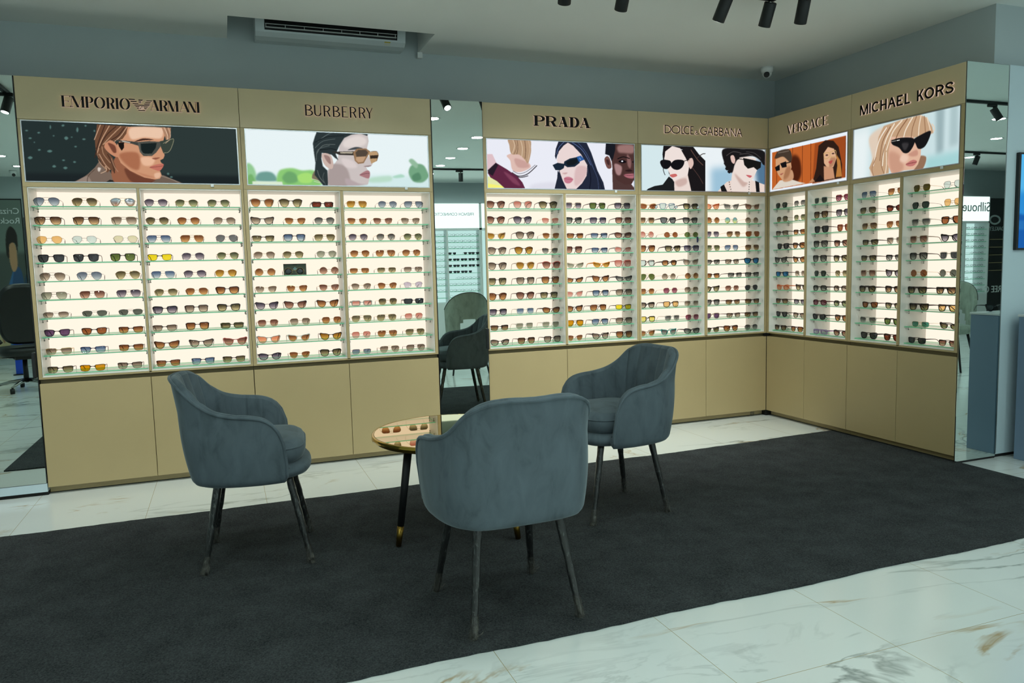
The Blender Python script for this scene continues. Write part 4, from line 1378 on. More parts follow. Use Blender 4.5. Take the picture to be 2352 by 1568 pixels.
def build_shape(k):
    pts, style, rim, brow, words = SH[k]
    o = [(x * 0.94 + 1.6, y) for x, y in smooth_outline(pts, style)]
    n = len(o)
    cx = HALF - (1.5 if style[0] == 'm' else 0)
    low = min(p[1] for p in o) - (rim if style[0] == 'a' else 0.9)
    top = max(p[1] for p in o)
    P = lambda x, d, z: (x / 1000.0, bend(x, d) / 1000.0, (z - low) / 1000.0)
    lenses, fr = [], MB()
    outer_x = max(p[0] for p in o) + cx
    for sx in (1, -1):
        L_ = [(sx * (cx + x), y) for x, y in o]
        b = MB()
        m = (sum(p[0] for p in L_) / n, sum(p[1] for p in L_) / n)
        vs, fs = [], []
        for d in (0.7, 2.3):
            for q in (1.0, 0.55):
                bulge = 1.6 * (1 - q)
                vs += [P(m[0] + (x - m[0]) * q, d - bulge, m[1] + (y - m[1]) * q) for x, y in L_]
            vs.append(P(m[0], d - 1.4, m[1]))
        S = 2 * n + 1
        for w_ in (0, 1):
            q = w_ * S
            for i in range(n):
                j = (i + 1) % n
                fs.append((q + i, q + j, q + n + j, q + n + i)); fs.append((q + n + i, q + n + j, q + 2 * n))
        fs += [(i, (i + 1) % n, S + (i + 1) % n, S + i) for i in range(n)]
        b.add(vs, fs, 0, True)
        lenses.append(b.mesh('lens', LM['G']))
        if style[0] == 'm':
            fr.tube([P(x, 1.5, y) for x, y in L_], 0.00095, n=6, closed=True)
        else:
            R = []
            ymax = max(p[1] for p in L_)
            for i in range(n):
                ax, ay = L_[i - 1]; bx, by = L_[(i + 1) % n]
                tx, ty = bx - ax, by - ay
                l = math.hypot(tx, ty) or 1
                nx, ny = ty / l * sx, -tx / l * sx
                if nx * (L_[i][0] - m[0]) + ny * (L_[i][1] - m[1]) < 0: nx, ny = -nx, -ny
                up_ = max(0.0, min(1.0, (L_[i][1] - m[1]) / (ymax - m[1] + 1e-6)))
                out_ = max(0.0, sx * (L_[i][0] - m[0]) / 28.0)
                t = rim + (brow - rim) * up_ ** 1.5 + (1.2 * out_ * up_ if rim > 2 else 0)
                R.append((L_[i][0] + nx * t, L_[i][1] + ny * t))
            vs = [P(x, 0, y) for x, y in R] + [P(x, -0.2, y) for x, y in L_] + [P(x, 4, y) for x, y in L_] + [P(x, 4, y) for x, y in R]
            fs = []
            for w_ in range(4):
                q, r_ = w_ * n, ((w_ + 1) % 4) * n
                fs += [(q + i, q + (i + 1) % n, r_ + (i + 1) % n, r_ + i) for i in range(n)]
            fr.add(vs, fs, 0, False)
    inner = cx + min(p[0] for p in o)
    hz = 8.0 if style[0] == 'm' else max(p[1] for p in o if p[0] > 20) - 3.5
    # bridge
    if style[0] == 'm' or style in ('am', 'a2'):
        zb = 6.0 if style != 'am' else 9.0
        fr.tube([P(x, 0.8, zb + 2.2 * (1 - (x / (inner + 1.5)) ** 2)) for x in np.linspace(-inner - 1.5, inner + 1.5, 7)], 0.0011 if style[0] == 'm' else 0.0016, n=6)
        if style in ('m2', 'a2'):
            e = inner + 9
            fr.tube([P(x, 0.6, top - 0.8 - 1.2 * (x / e) ** 2) for x in np.linspace(-e, e, 7)], 0.0009 if style == 'm2' else 0.0015, n=6)
    else:
        zt = {'af': top + brow - 0.6}.get(style, top * 0.72)
        hb = 7.5 if style == 'a' else 9.0
        e = inner + 2.0
        xs = np.linspace(-e, e, 7)
        vs = []
        for x in xs:
            t = 1 - (x / e) ** 2
            zu = zt - (1.5 * t if style == 'a' else 0)
            zl = zt - hb + 3.0 * t - (2.0 * (1 - t))
            vs += [P(x, 0, zu), P(x, 0, zl), P(x, 4, zl), P(x, 4, zu)]
        fs = []
        for i in range(6):
            for q in range(4):
                fs.append((i * 4 + q, i * 4 + (q + 1) % 4, i * 4 + 4 + (q + 1) % 4, i * 4 + 4 + q))
        fr.add(vs, fs)
    # nose pads and hinge end pieces
    for sx in (1, -1):
        if style[0] == 'm':
            fr.tube([P(sx * (inner + 1), 2, -2), P(sx * (inner - 1.5), 6, -3), P(sx * (inner - 2.5), 7, -6)], 0.0006, n=5)
            fr.lathe([(0.0001, 0), (0.0022, 0.0004), (0.0026, 0.0012), (0.0001, 0.0018)], c=P(sx * (inner - 3.2), 7, -7), n=8, axis='x')
            fr.tube([P(sx * (outer_x - 0.8), 1.5, hz - 2), P(sx * (outer_x + 2.5), 2.0, hz), P(sx * (outer_x + 3.2), 5, hz)], 0.0012, n=6)
        else:
            xo = outer_x + rim
            h2 = 3.2 if rim < 3 else 4.6
            q = [P(sx * (xo - 2.5), 0.3, hz - h2), P(sx * (xo + 1.4), 0.3, hz - h2 * .7), P(sx * (xo + 1.4), 7, hz - h2 * .7), P(sx * (xo - 2.5), 7, hz - h2), P(sx * (xo - 2.5), 0.3, hz + h2), P(sx * (xo + 1.4), 0.3, hz + h2), P(sx * (xo + 1.4), 7, hz + h2), P(sx * (xo - 2.5), 7, hz + h2)]
            fr.add(q, [(3, 2, 1, 0), (4, 5, 6, 7), (0, 1, 5, 4), (1, 2, 6, 5), (2, 3, 7, 6), (3, 0, 4, 7)])
    temples = []
    for sx in (1, -1):
        b = MB()
        if style[0] == 'm':
            x = outer_x + 3.2
            path = [(x, 5, hz), (x + .6, 40, hz - 1.5), (x + .4, 84, hz - 4.5), (x - 1.5, 98, hz - 7.5), (x - 4, 112, (hz + low) / 2 - 2), (x - 7, 128, low + 1.3)]
            q = [(sx * a / 1000, bend(outer_x, y) / 1000, (z - low) / 1000) for a, y, z in path]
            b.tube(q[:4], 0.0009, n=6, mi=0)
            b.tube(q[3:], [0.0012, 0.0018, 0.0014], n=6, mi=1)
        else:
            x = outer_x + rim
            hh = 3.0 if rim < 3 else (4.4 if rim < 4.5 else 6.0)
            path = [(x, 6.5, hz, hh), (x + .5, 40, hz - 1, hh * .86), (x + .3, 80, hz - 3.5, hh * .62), (x - 1.5, 98, hz - 7.5, hh * .6), (x - 4, 112, (hz + low) / 2 - 2, hh * .62), (x - 7, 127, low + hh * .5 + .3, hh * .5)]
            vs, fs = [], []
            for a, y, z, h in path:
                for dx, dz in ((-1.4, -h), (1.4, -h), (1.4, h), (-1.4, h)):
                    vs.append((sx * (a + dx) / 1000, bend(outer_x, y) / 1000, max(0.0003, (z + dz - low) / 1000)))
            for i in range(5):
                for c_ in range(4):
                    fs.append((i * 4 + c_, i * 4 + (c_ + 1) % 4, i * 4 + 4 + (c_ + 1) % 4, i * 4 + 4 + c_))
            fs += [(3, 2, 1, 0), (20, 21, 22, 23)]
            b.add(vs, fs, 0)
        temples.append(b.mesh('temple', [FM['k'], TIP] if style[0] == 'm' else [FM['k']]))
    GEO[k] = (fr.mesh('frame', FM['k']), lenses, temples)
def osm(o, i, m):
    o.material_slots[i].link = 'OBJECT'
    o.material_slots[i].material = m
def sunglasses(shape, lens, frame, loc, rotz, label, group):
    if shape not in GEO: build_shape(shape)
    fm, ls, ts = GEO[shape]
    r = thing('sunglasses', label, 'sunglasses', loc, rotz, group)
    f = link('frame', fm, r); osm(f, 0, FM[frame])
    for l in ls: osm(link('lens', l, r), 0, LM[lens])
    for t in ts: osm(link('temple', t, r), 0, FM[frame])
    return r
rng = random.Random(11)
for ni, blk in enumerate(GLASSES_DATA.strip().split('\n\n')):
    wall, x0, x1 = NICHES[ni]
    T = frame_W(wall)
    for k, row in enumerate(blk.strip().split('\n')):
        items = [q.split() for q in row.split(',')]
        names = ['left', 'middle', 'right'] if len(items) == 3 else ['left', 'right']
        for q, (s_, l_, f_, off) in enumerate(items):
            lab = '%s %s sunglasses, %s lenses, %s on %s shelf down, %s column' % (FRM[f_], SH[s_][4], LENS[l_][2], names[q], ORD[k], ORD[ni])
            dy = 0.046 + rng.uniform(-0.004, 0.010)
            if ni == 2 and k == 4 and q == 1: dy = 0.042
            p = T @ Vector((x0 + int(off) / 1000.0, dy, SHZ[k] + 0.0004))
            sunglasses(s_, l_, f_, p, (0 if wall == 1 else -PI / 2) + rng.uniform(-0.05, 0.05), lab, 'sunglasses on the backlit glass shelves')

# display card behind one pair
cp = MB().bbox(-0.072, 0, 0, 0.072, 0.003, 0.073, 0.0008)
card = thing('display_card', 'dark green-grey display card propped behind black round sunglasses', 'card', (-3.888 + 0.275, 0.2025, SHZ[4] + 0.0004))
cp.obj('board', pbr('card_grey_green', (84, 92, 82), 0.6), card)
MB().box(-0.014, -0.0006, 0.064, 0.014, 0.0, 0.068).obj('heading', BLACK, card)
g = MB(); g.add([(-0.014, -0.0006, 0.04), (0, -0.0006, 0.03), (0.014, -0.0006, 0.04), (0, -0.0006, 0.052)], [(0, 1, 2, 3)]); g.obj('emblem', pbr('card_pale_blue', (140, 176, 180), 0.6), card)
# paper tags hanging from a few pairs in the seventh column
TAGW = pbr('tag_white', (214, 222, 226), 0.6)
def swing_tag(x, k, lab, ang, navy=False, y=0.03):
    z = SHZ[k]
    r = thing('swing_tag', lab, 'tag', (x, y, z + 0.0004))
    if navy:
        MB().bbox(-0.007, -0.0012, -0.04, 0.007, 0.0012, 0.004, 0.0004).obj('card', pbr('navy_card', (18, 26, 66), 0.5), r)
        r.location = (x, y - 0.0015, z + 0.0)
        return r
    M_ = Matrix.Rotation(ang, 4, 'Y')
    b = MB().bbox(-0.010, -0.0008, -0.012, 0.010, 0.0008, 0.012, 0.0004).xf(M_)
    zmin = min(v[2] for v in b.v); b.xf(Matrix.Translation((0, 0, -zmin))); b.obj('card', BLACK, r)
    c = MB().box(-0.0075, -0.0014, -0.0095, 0.0075, -0.0009, 0.0095).xf(M_); c.xf(Matrix.Translation((0, 0, -zmin))); c.obj('face', TAGW, r)
    return r
xb = -1.148
swing_tag(xb + 0.152, 0, 'small black-edged white tag by the brown-lens pair on the seventh column top shelf', 0.9)
swing_tag(xb + 0.325, 0, 'small black-edged white tag between the pale blue pair and the black pair', 1.0)
swing_tag(xb + 0.52, 0, 'small black-edged white tag at the end of the seventh column top shelf', 0.7)
swing_tag(xb + 0.515, 2, 'dark navy card tag hanging over the edge of a glass shelf', 0, navy=True, y=0.031)
# ------------------------------------------------------------------ mirrors
def mirror_door(label, x0, x1, hx, handle=True, kick=False, ajar=0.0):
    r = thing('mirror_door', label, 'mirror', ((x0 + x1) / 2, 0, 0.0))
    h = (x1 - x0) / 2
    z0 = 0.07 if kick else 0.012
    if ajar:      # a shallow cupboard whose mirrored door stands slightly open, hinged on its left edge
        MB().box(-h, 0.034, z0, h, 0.30, ZT).obj('carcass', BLACK, r)
        d = MB().box(0.0, 0.0042, z0, 2 * h, 0.018, ZT).obj('door', BLACK, r, (-h, 0, 0), ajar)
        MB().box(0.004, 0.0, z0 + 0.002, 2 * h - 0.004, 0.0038, ZT - 0.001).obj('mirror_glass', MIRROR, d)
        MB().bbox(2 * h - 0.016, -0.022, 0.685, 2 * h, 0.0005, 0.83, 0.004).obj('handle', BLACKM, d)
        MB().box(-h, 0.034, 0.0, h, 0.28, 0.012).obj('plinth', DARKG, r)
        return r
    MB().box(-h, 0.004, z0, h, 0.30, ZT).obj('backing', BLACK, r)
    MB().box(-h + 0.004, 0.0, z0 + 0.002, h - 0.004, 0.0038, ZT - 0.001).obj('mirror_glass', MIRROR, r)
    if kick:
        MB().box(-h, -0.004, 0.022, h, 0.28, 0.0695).obj('kick_plate', PANELW, r)
        MB().box(-h, 0.01, 0.0, h, 0.27, 0.022).obj('plinth', DARKG, r)  # dark strip standing for the shadow under the kick plate
    else:
        MB().box(-h, 0.02, 0.0, h, 0.28, 0.012).obj('plinth', DARKG, r)
    if handle:
        MB().bbox(hx - 0.010, -0.022, 0.685, hx + 0.009, 0.0005, 0.83, 0.004).obj('handle', BLACKM, r)
    return r
mirror_door('tall narrow mirror door between the two halves of the long cabinet wall', BR + 0.0015, PL - 0.0015, (PL - BR) / 2 - 0.014, ajar=-0.045)
mirror_door('tall mirror door with pale kick plate at the end of the long cabinet wall', -5.9, EL - 0.0015, (EL + 5.9) / 2 - 0.013, True, True)
r = thing('mirror_panel', 'tall mirror panel on the end face of the corner cabinets', 'mirror', (0.17, -1.7015, 0))
MB().box(-0.1665, 0.0, 0.012, 0.174, 0.0026, 2.356).obj('mirror_glass', MIRROR, r)
MB().box(-0.168, 0.0027, 0.012, 0.175, 0.0042, 2.358).obj('backing', BLACK, r)
MB().box(0.1753, -0.002, 0.03, 0.1778, 0.0042, 2.358).obj('edge_trim', ALU, r)
MB().box(-0.16, 0.0, 0.0, 0.17, 0.0042, 0.012).obj('foot', DARKG, r)

# ------------------------------------------------------------------ armchairs
def chair_profile(s):
    """plan position of the outer shell (x,y) and rim height for s in -1..1; front is +y"""
    K = [(0, 0, -.272, .812), (.2, .13, -.268, .810), (.32, .2, -.246, .780), (.42, .243, -.205, .725), (.52, .272, -.15, .688), (.64, .29, -.075, .668), (.78, .297, .01, .658), (.87, .294, .065, .640), (.93, .288, .105, .600), (.97, .281, .128, .535), (1, .275, .140, .440)]
    a = abs(s)
    for i in range(len(K) - 1):
        if a <= K[i + 1][0] or i == len(K) - 2:
            p0, p1, p2, p3 = K[max(i - 1, 0)], K[i], K[i + 1], K[min(i + 2, len(K) - 1)]
            t = (a - p1[0]) / (p2[0] - p1[0])
            if i == 0: p0 = (-.2, -.13, -.268, .810)
            res = []
            for c in (1, 2, 3):
                m1 = (p2[c] - p0[c]) / (p2[0] - p0[0]) * (p2[0] - p1[0])
                m2 = (p3[c] - p1[c]) / (p3[0] - p1[0]) * (p2[0] - p1[0])
                res.append((2*t**3-3*t*t+1)*p1[c] + (t**3-2*t*t+t)*m1 + (-2*t**3+3*t*t)*p2[c] + (t**3-t*t)*m2)
            return (res[0] * (1 if s >= 0 else -1), res[1], res[2])
def build_armchair(label, cat, loc, rotz, group):
    root = thing('armchair', label, cat, loc, rotz, group)
    NS, NZ = 241, 24
    prof = [chair_profile(-1 + 2 * i / (NS - 1)) for i in range(NS)]
    nrm = []
    for i in range(NS):
        a, b = prof[max(i - 1, 0)], prof[min(i + 1, NS - 1)]
        tx, ty = b[0] - a[0], b[1] - a[1]
        l = math.hypot(tx, ty)
        nrm.append((ty / l, -tx / l) if True else None)
    # make normals point outward
    nrm = [(nx, ny) if nx * p[0] + ny * (p[1] + 0.02) > 0 else (-nx, -ny) for (nx, ny), p in zip(nrm, prof)]
    ZB = 0.368
    def outer(i, z, off=0.0):
        x, y, zt = prof[i]
        nx, ny = nrm[i]
        s = abs(-1 + 2 * i / (NS - 1))
        back = max(0.0, 1 - s / 0.45)
        h = (z - ZB)
        o = -0.022 + 0.05 * h + 0.13 * h * back ** 0.7
        if h < 0.032: o -= 0.026 * (1 - math.sqrt(max(0, 1 - (1 - h / 0.032) ** 2)))
        o += 0.010 * math.sin(min(1, h / 0.3) * PI)
        return Vector((x + nx * (o + off), y + ny * (o + off), z))
    def outpt(i, j):
        zt = prof[i][2] - 0.008
        return outer(i, ZB + (zt - ZB) * (j / (NZ - 1)) ** 1.25)
    sh = MB()
    sh.grid(outpt, NS, NZ)
    def inpt(i, j):
        s = -1 + 2 * i / (NS - 1)
        zt = prof[i][2] - 0.008
        q = j / (NZ - 1)
        z = 0.43 + (max(zt, 0.432) - 0.43) * q
        th = 0.05 - 0.012 * q + 0.014 * math.sin(q * PI)
        a = abs(s)
        if a < 0.42: ch = abs(math.sin(PI * 7 * (s + .42) / .84))
        elif a < 0.93: ch = abs(math.sin(PI * 4 * (a - .42) / .51))
        else: ch = 0.5
        th += 0.022 * (ch ** 0.28 - 0.78) * min(1, q * 4) * (1 - 0.5 * q)
        th *= 1 - max(0, a - .93) / .07 * 0.35
        return outer(i, z, -th)
    sh.grid(inpt, NS, NZ)
    # rounded rim between the two skins
    def rimpt(i, j):
        a, b = outpt(i, NZ - 1), inpt(i, NZ - 1)
        t = j / 5.0
        p = a.lerp(b, t)
        p.z += 0.014 * math.sin(PI * t)
        return p
    sh.grid(rimpt, NS, 6)
    for i in (0, NS - 1):
        def endpt(j, k, i=i):
            a, b = outpt(i, j), inpt(i, j)
            t = k / 4.0
            p = a.lerp(b, t)
            p.y += 0.016 * math.sin(PI * t)
            return p
        sh.grid(endpt, NZ, 5)
    sh.obj('shell', VELVET, root)
    pp = [outer(i, prof[i][2] - 0.004, 0.001) for i in range(0, NS, 4)]
    lo = [outer(0, ZB + 0.03 + (prof[0][2] - 0.01 - ZB - 0.03) * t, 0.001) for t in (0, .33, .66)]
    hi = [outer(NS - 1, ZB + 0.03 + (prof[-1][2] - 0.01 - ZB - 0.03) * t, 0.001) for t in (.66, .33, 0)]
    MB().tube(lo + pp + hi, 0.0062, n=8).obj('piping', VELVET, root)
    # seat base with a rounded nose, and the loose cushion
    def plan(t, wx, y0, y1, e):
        c, s = math.cos(t), math.sin(t)
        f = lambda v: math.copysign(abs(v) ** e, v)
        return wx * f(c), (y0 + y1) / 2 + (y1 - y0) / 2 * f(s)
    def pad(name, wx, y0, y1, z0, z1, r, dome, e=0.42, taper=0.0):
        prof_ = [(-r * 1.2, 0), (-r * .5, .12), (-r * .12, .32), (0, .5), (-r * .12, .68), (-r * .5, .88), (-r * 1.3, 1.0)]
        n = 64
        b = MB()
        def pt(i, j):
            dx, q = prof_[j]
            x, y = plan(2 * PI * i / n, wx + dx, y0 - dx, y1 + dx, e)
            if taper and y > 0: x *= 1 - taper * (y / y1) ** 2
            return (x, y, z0 + (z1 - z0) * q)
        b.grid(pt, n, len(prof_), cu=True)
        def topd(i, j):
            k = 1 - j / 6.0
            x, y = plan(2 * PI * i / n, (wx - r * 1.3) * k, (y0 + y1) / 2 - ((y1 - y0) / 2 - r * 1.3) * k, (y0 + y1) / 2 + ((y1 - y0) / 2 - r * 1.3) * k, e)
            if taper and y > 0: x *= 1 - taper * (y / y1) ** 2
            return (x, y, z1 + dome * (1 - k * k))
        b.grid(topd, n, 7, cu=True)
        def bot(i, j):
            k = 1 - j / 2.0
            x, y = plan(2 * PI * i / n, (wx - r * 1.2) * k, (y0 + y1) / 2 - ((y1 - y0) / 2 - r * 1.2) * k, (y0 + y1) / 2 + ((y1 - y0) / 2 - r * 1.2) * k, e)
            return (x, y, z0)
        b.grid(bot, n, 3, cu=True)
        o = b.obj(name, VELVET, root)
        return o, [pt(i, 4) for i in range(n)]
    pad('seat_base', 0.236, -0.205, 0.232, 0.374, 0.434, 0.026, 0.003, 0.6, 0.06)
    c, ring = pad('seat_cushion', 0.226, -0.205, 0.212, 0.434, 0.532, 0.024, 0.020, 0.5, 0.06)
    MB().tube([Vector(p) for p in ring], 0.004, n=6, closed=True).obj('cushion_piping', VELVET, c)
    for sx in (-1, 1):
        for sy in (-1, 1):
            a, b = Vector((sx * 0.150, sy * 0.140 - 0.005, 0.378)), Vector((sx * 0.200, sy * 0.214, 0.004))
            lr = random.Random(int(7 + sx * 3 + sy * 5))
            pts = [a.lerp(b, t / 14.0) for t in range(15)]
            lg = MB().tube(pts, [0.0165 - 0.0045 * t / 14 + (lr.uniform(-.0012, .0016)) for t in range(15)], n=12).obj('leg', WRAP, root)
            # crumpled end of the wrapping film round the foot
            fb = MB()
            def foot(i, j, a=a, b=b, lr=lr):
                t = 0.80 + 0.2 * j / 7.0
                c0 = a.lerp(b, t)
                ang = 2 * PI * i / 14
                rr = 0.0142 + 0.004 * (j / 7.0) ** 2 + 0.0035 * math.sin(3 * ang + j) * (j / 7.0) + 0.002 * math.sin(7 * ang + 2 * j)
                return (c0.x + rr * math.cos(ang), c0.y + rr * math.sin(ang), max(0.0006, c0.z))
            fb.grid(foot, 14, 8, cu=True)
            if not (sx > 0 and sy < 0):
                fb.tube([b + Vector((0.010, -0.008, 0.012)), b + Vector((0.022, -0.016, 0.020)), b + Vector((0.033, -0.014, 0.030))], [0.005, 0.009, 0.002], n=5, flat=0.3)
            fb.obj('foot_wrap', FILM, lg)
    return root
RZ = 0.0082
ch = build_armchair('grey-blue velvet armchair seen from behind, its back to the camera', 'armchair', (-3.148, -2.415, RZ), math.radians(1.6), 'velvet armchairs around the gold table')
dup(ch, (-3.962, -1.490, RZ), math.radians(-90 - 5.2), 'grey-blue velvet armchair seen from its side before the poster of the dark-haired man')
dup(ch, (-2.272, -1.588, RZ), math.radians(90 + 3.0), 'grey-blue velvet armchair facing left, its channelled inner back showing')

# ------------------------------------------------------------------ round gold table
r = thing('side_table', 'round gold-rimmed side table with mirrored top and black tapered legs', 'table', (-3.09, -1.61, RZ))
tz = 0.492
MB().lathe([(0.368, 0.0), (0.368, 0.003)], c=(0, 0, tz - 0.0032), n=96).obj('tabletop', TABLETOP, r)
MB().lathe([(0.30, tz - 0.028), (0.374, tz - 0.028), (0.380, tz - 0.022), (0.380, tz - 0.004), (0.377, tz), (0.369, tz), (0.369, tz - 0.006), (0.30, tz - 0.006)], n=96).obj('rim', GOLD, r)
MB().lathe([(0.24, tz - 0.045), (0.26, tz - 0.0285)], n=48).obj('underframe', BLACKM, r)
for a in (193, 318, 75.5):
    a = math.radians(a)
    p, q = Vector((0.235 * math.cos(a), 0.235 * math.sin(a), tz - 0.0285)), Vector((0.305 * math.cos(a), 0.305 * math.sin(a), 0.0))
    m = p.lerp(q, 0.80)
    l = MB().tube([p, m], [0.019, 0.0155], n=20).obj('leg', BLACKM, r)
    MB().tube([m, q + Vector((0, 0, 0.0035))], [0.0156, 0.0125], n=20).obj('leg_tip', GOLDB, l)

# ------------------------------------------------------------------ air conditioner in its recess
r = thing('air_conditioner', 'white wall air conditioner set in the ceiling recess above the cabinets', 'air conditioner', (-3.305, YW, 2.718))
h = 0.475
prof = [(0.0, 0.006), (-0.09, 0.0), (-0.150, 0.008), (-0.178, 0.030), (-0.200, 0.112), (-0.200, 0.29), (-0.17, 0.30), (0.0, 0.30)]
vs = [(x, y - 0.001, z) for x in (-h, h) for y, z in prof]
n = len(prof)
b = MB().add(vs, [(i, (i + 1) % n, n + (i + 1) % n, n + i) for i in range(n) if i not in (3,)] + [tuple(range(n)), tuple(range(2 * n - 1, n - 1, -1))])
# opening: frame strips around the outlet in the sloping lower front
A_, B_ = Vector((0, -0.179, 0.030)), Vector((0, -0.201, 0.112))
fr_ = lambda x, t: (x, A_.y + (B_.y - A_.y) * t, A_.z + (B_.z - A_.z) * t)
for x0, x1, t0, t1 in ((-h, -h + 0.055, 0, 1), (h - 0.055, h, 0, 1), (-h + 0.055, h - 0.055, 0, 0.14), (-h + 0.055, h - 0.055, 0.97, 1)):
    b.add([fr_(x0, t0), fr_(x1, t0), fr_(x1, t1), fr_(x0, t1)], [(0, 1, 2, 3)])
b.obj('housing', ACM, r)
MB().box(-h + 0.05, -0.172, 0.034, h - 0.05, -0.11, 0.11).obj('outlet_cavity', BLACK, r)
lou = MB().box(-h + 0.06, -0.190, 0.056, h - 0.06, -0.170, 0.0595).box(-h + 0.06, -0.194, 0.076, h - 0.06, -0.184, 0.078)
for k in range(8): 
    x = -h + 0.06 + (2 * h - 0.12) * (k + 0.02) / 7.1
    lou.box(x, -0.192, 0.0595, x + 0.003, -0.182, 0.076)
lou.obj('louvre', WPLAST, r)
b = MB(); b.add([(0.335, -0.1565, 0.010), (0.375, -0.1565, 0.010), (0.375, -0.1795, 0.0285), (0.335, -0.1795, 0.0285)], [(0, 1, 2, 3)])
b.add([(0.335, -0.1745, 0.0238), (0.375, -0.1745, 0.0238), (0.375, -0.1802, 0.0284), (0.335, -0.1802, 0.0284)], [(0, 1, 2, 3)], 1)
b.obj('energy_sticker', [pbr('sticker_white', (206, 210, 200), 0.5), pbr('sticker_yellow', (196, 176, 40), 0.5)], r)
tag(MB().bbox(-2.712, 0.318, 2.70, -2.676, 0.3495, 2.7398, 0.003).obj('junction_box', WPLAST), 'tiny white junction box under the ceiling beside the recess', 'junction box')

# ------------------------------------------------------------------ security camera domes
def dome(label, loc, face):
    r = thing('security_camera', label, 'camera', loc, 0, 'security cameras on the ceiling')
    MB().lathe([(0.047, 0.0), (0.047, -0.022), (0.043, -0.036), (0.036, -0.044)], n=32).obj('mount', WPLAST, r)
    c = Vector((0, 0, -0.048))
    b = MB().lathe([(0.0001, -0.036), (0.014, -0.033), (0.026, -0.025), (0.034, -0.012), (0.0365, 0.0), (0.034, 0.012)], c=c, n=28)
    b.obj('ball', WPLAST, r)
    f = Vector(face).normalized()
    q = c + f * 0.029
    MB().tube([c + f * 0.018, c + f * 0.0385], [0.023, 0.021], n=24).obj('lens', BLACK, r)
    return r
dome('white dome security camera on the ceiling in the corner over the two cabinet runs', (-0.02, -0.005, CZ), (-0.62, -0.66, -0.42))
dome('white dome security camera on the ceiling above the entrance side, seen in the end mirror', (-6.67, -7.36, CZ), (0.3, 0.8, -0.5))

# ------------------------------------------------------------------ track lights
SPOTFACE = emit('spot_lamp_face', (240, 250, 245), 14.0)
def track(label, x0, x1, y, ax='x'):
    b = MB()
    if ax == 'x': b.bbox(x0, y - 0.017, CZ - 0.026, x1, y + 0.017, CZ - 0.0005, 0.002)
    else: b.bbox(y - 0.017, x0, CZ - 0.032, y + 0.017, x1, CZ - 0.0005, 0.002)
    tag(b.obj('lighting_track', BLACKM), label, 'lighting track', 'black ceiling tracks')
def spot(label, x, y, aim, power=None, light=True, group='track spotlights'):
    """adapter under the track, pivot, and a cylinder that points along aim"""
    z = CZ - 0.0265
    r = thing('track_spotlight', label, 'spotlight', (x, y, z), 0, group)
    MB().bbox(-0.055, -0.016, -0.026, 0.055, 0.016, 0.0, 0.004).obj('adapter', BLACKM, r)
    MB().tube([(0.02, 0, -0.026), (0.02, 0, -0.046)], 0.008, n=12).obj('pivot', CHROME, r)
    d = Vector(aim).normalized()
    t = Vector((0.02, 0, -0.046)) - d * 0.010
    e = t + d * 0.128
    b = MB().tube([t, t + d * 0.004, e - d * 0.003, e], [0.031, 0.034, 0.034, 0.033], n=28)
    b.obj('lamp_housing', BLACKM, r)
    fc = MB().tube([e + d * 0.0003, e + d * 0.0008], [0.027, 0.027], n=24)
    fc.obj('lamp_face', SPOTFACE if light else BLACK, r)
    if light and power:
        ld = bpy.data.lights.new('spot_lamp', 'SPOT')
        ld.energy = power
        ld.color = (0.93, 1.0, 0.95)
        ld.spot_size = math.radians(84)
        ld.spot_blend = 0.9
        ld.shadow_soft_size = 0.03
        lo = bpy.data.objects.new('spot_lamp', ld)
        COL.objects.link(lo)
        lo.location = Vector((x, y, z)) + e + d * 0.006
        lo.rotation_euler = d.to_track_quat('-Z', 'Y').to_euler()
    return r
TY = -1.37
track('black ceiling track over the armchairs in front of the long cabinet wall', -5.7, -0.93, TY)
spot('black track spotlight, first of five along the front track', -2.388, TY, (0.22, 0.75, -1), SPOT_POWER)
spot('black track spotlight tilted slightly left, second of five along the front track', -2.052, TY, (0.10, 0.72, -1), SPOT_POWER)
spot('black track spotlight leaning well to the left, third of five', -1.425, TY, (-0.12, 0.62, -1), SPOT_POWER)
spot('black track spotlight with its adapter in view, fourth of five', -1.135, TY, (0.05, 0.55, -1), SPOT_POWER)
spot('black track spotlight hanging upright, last of five by the corner', -0.985, TY - 0.10, (0.20, 0.55, -1), SPOT_POWER)
for k_, x_ in enumerate((-3.1, -3.9, -4.7, -5.5)):
    spot('added unseen black track spotlight toward the end mirror, %s of four above the frame' % ORD[k_], x_, TY, (0.0, 0.7, -1), SPOT_POWER)  # extra lamps out of view, added to brighten the floor strip and cabinets
track('black ceiling track across the back half of the room', -3.0, 3.3, -6.26)
spot('black track spotlight on the rear track seen in the narrow mirror', -1.22, -6.26, (0.03, -0.15, -1), None, False)
spot('black track spotlight on the rear track beside the first, seen in the narrow mirror', -0.66, -6.26, (0.2, -0.2, -1), None, False)
track('black ceiling track seen across the top of the end mirror', 1.6, 3.6, -3.86)
spot('lit black track spotlight seen near the top of the corner mirror', 3.05, -3.86, (0.45, 0.35, -1), SPOT_POWER)
track('black ceiling track lower in the corner mirror', 4.4, 7.6, -6.43)
spot('black track spotlight lower in the corner mirror', 6.15, -6.43, (-0.25, -0.2, -1), None, False)
track('black ceiling track near the entrance side, running away from the cabinets', -3.6, -1.0, -5.58, 'y')
spot('black track spotlight near the entrance side seen in the end mirror', -5.58, -2.2, (-0.25, 0.25, -1), SPOT_POWER)

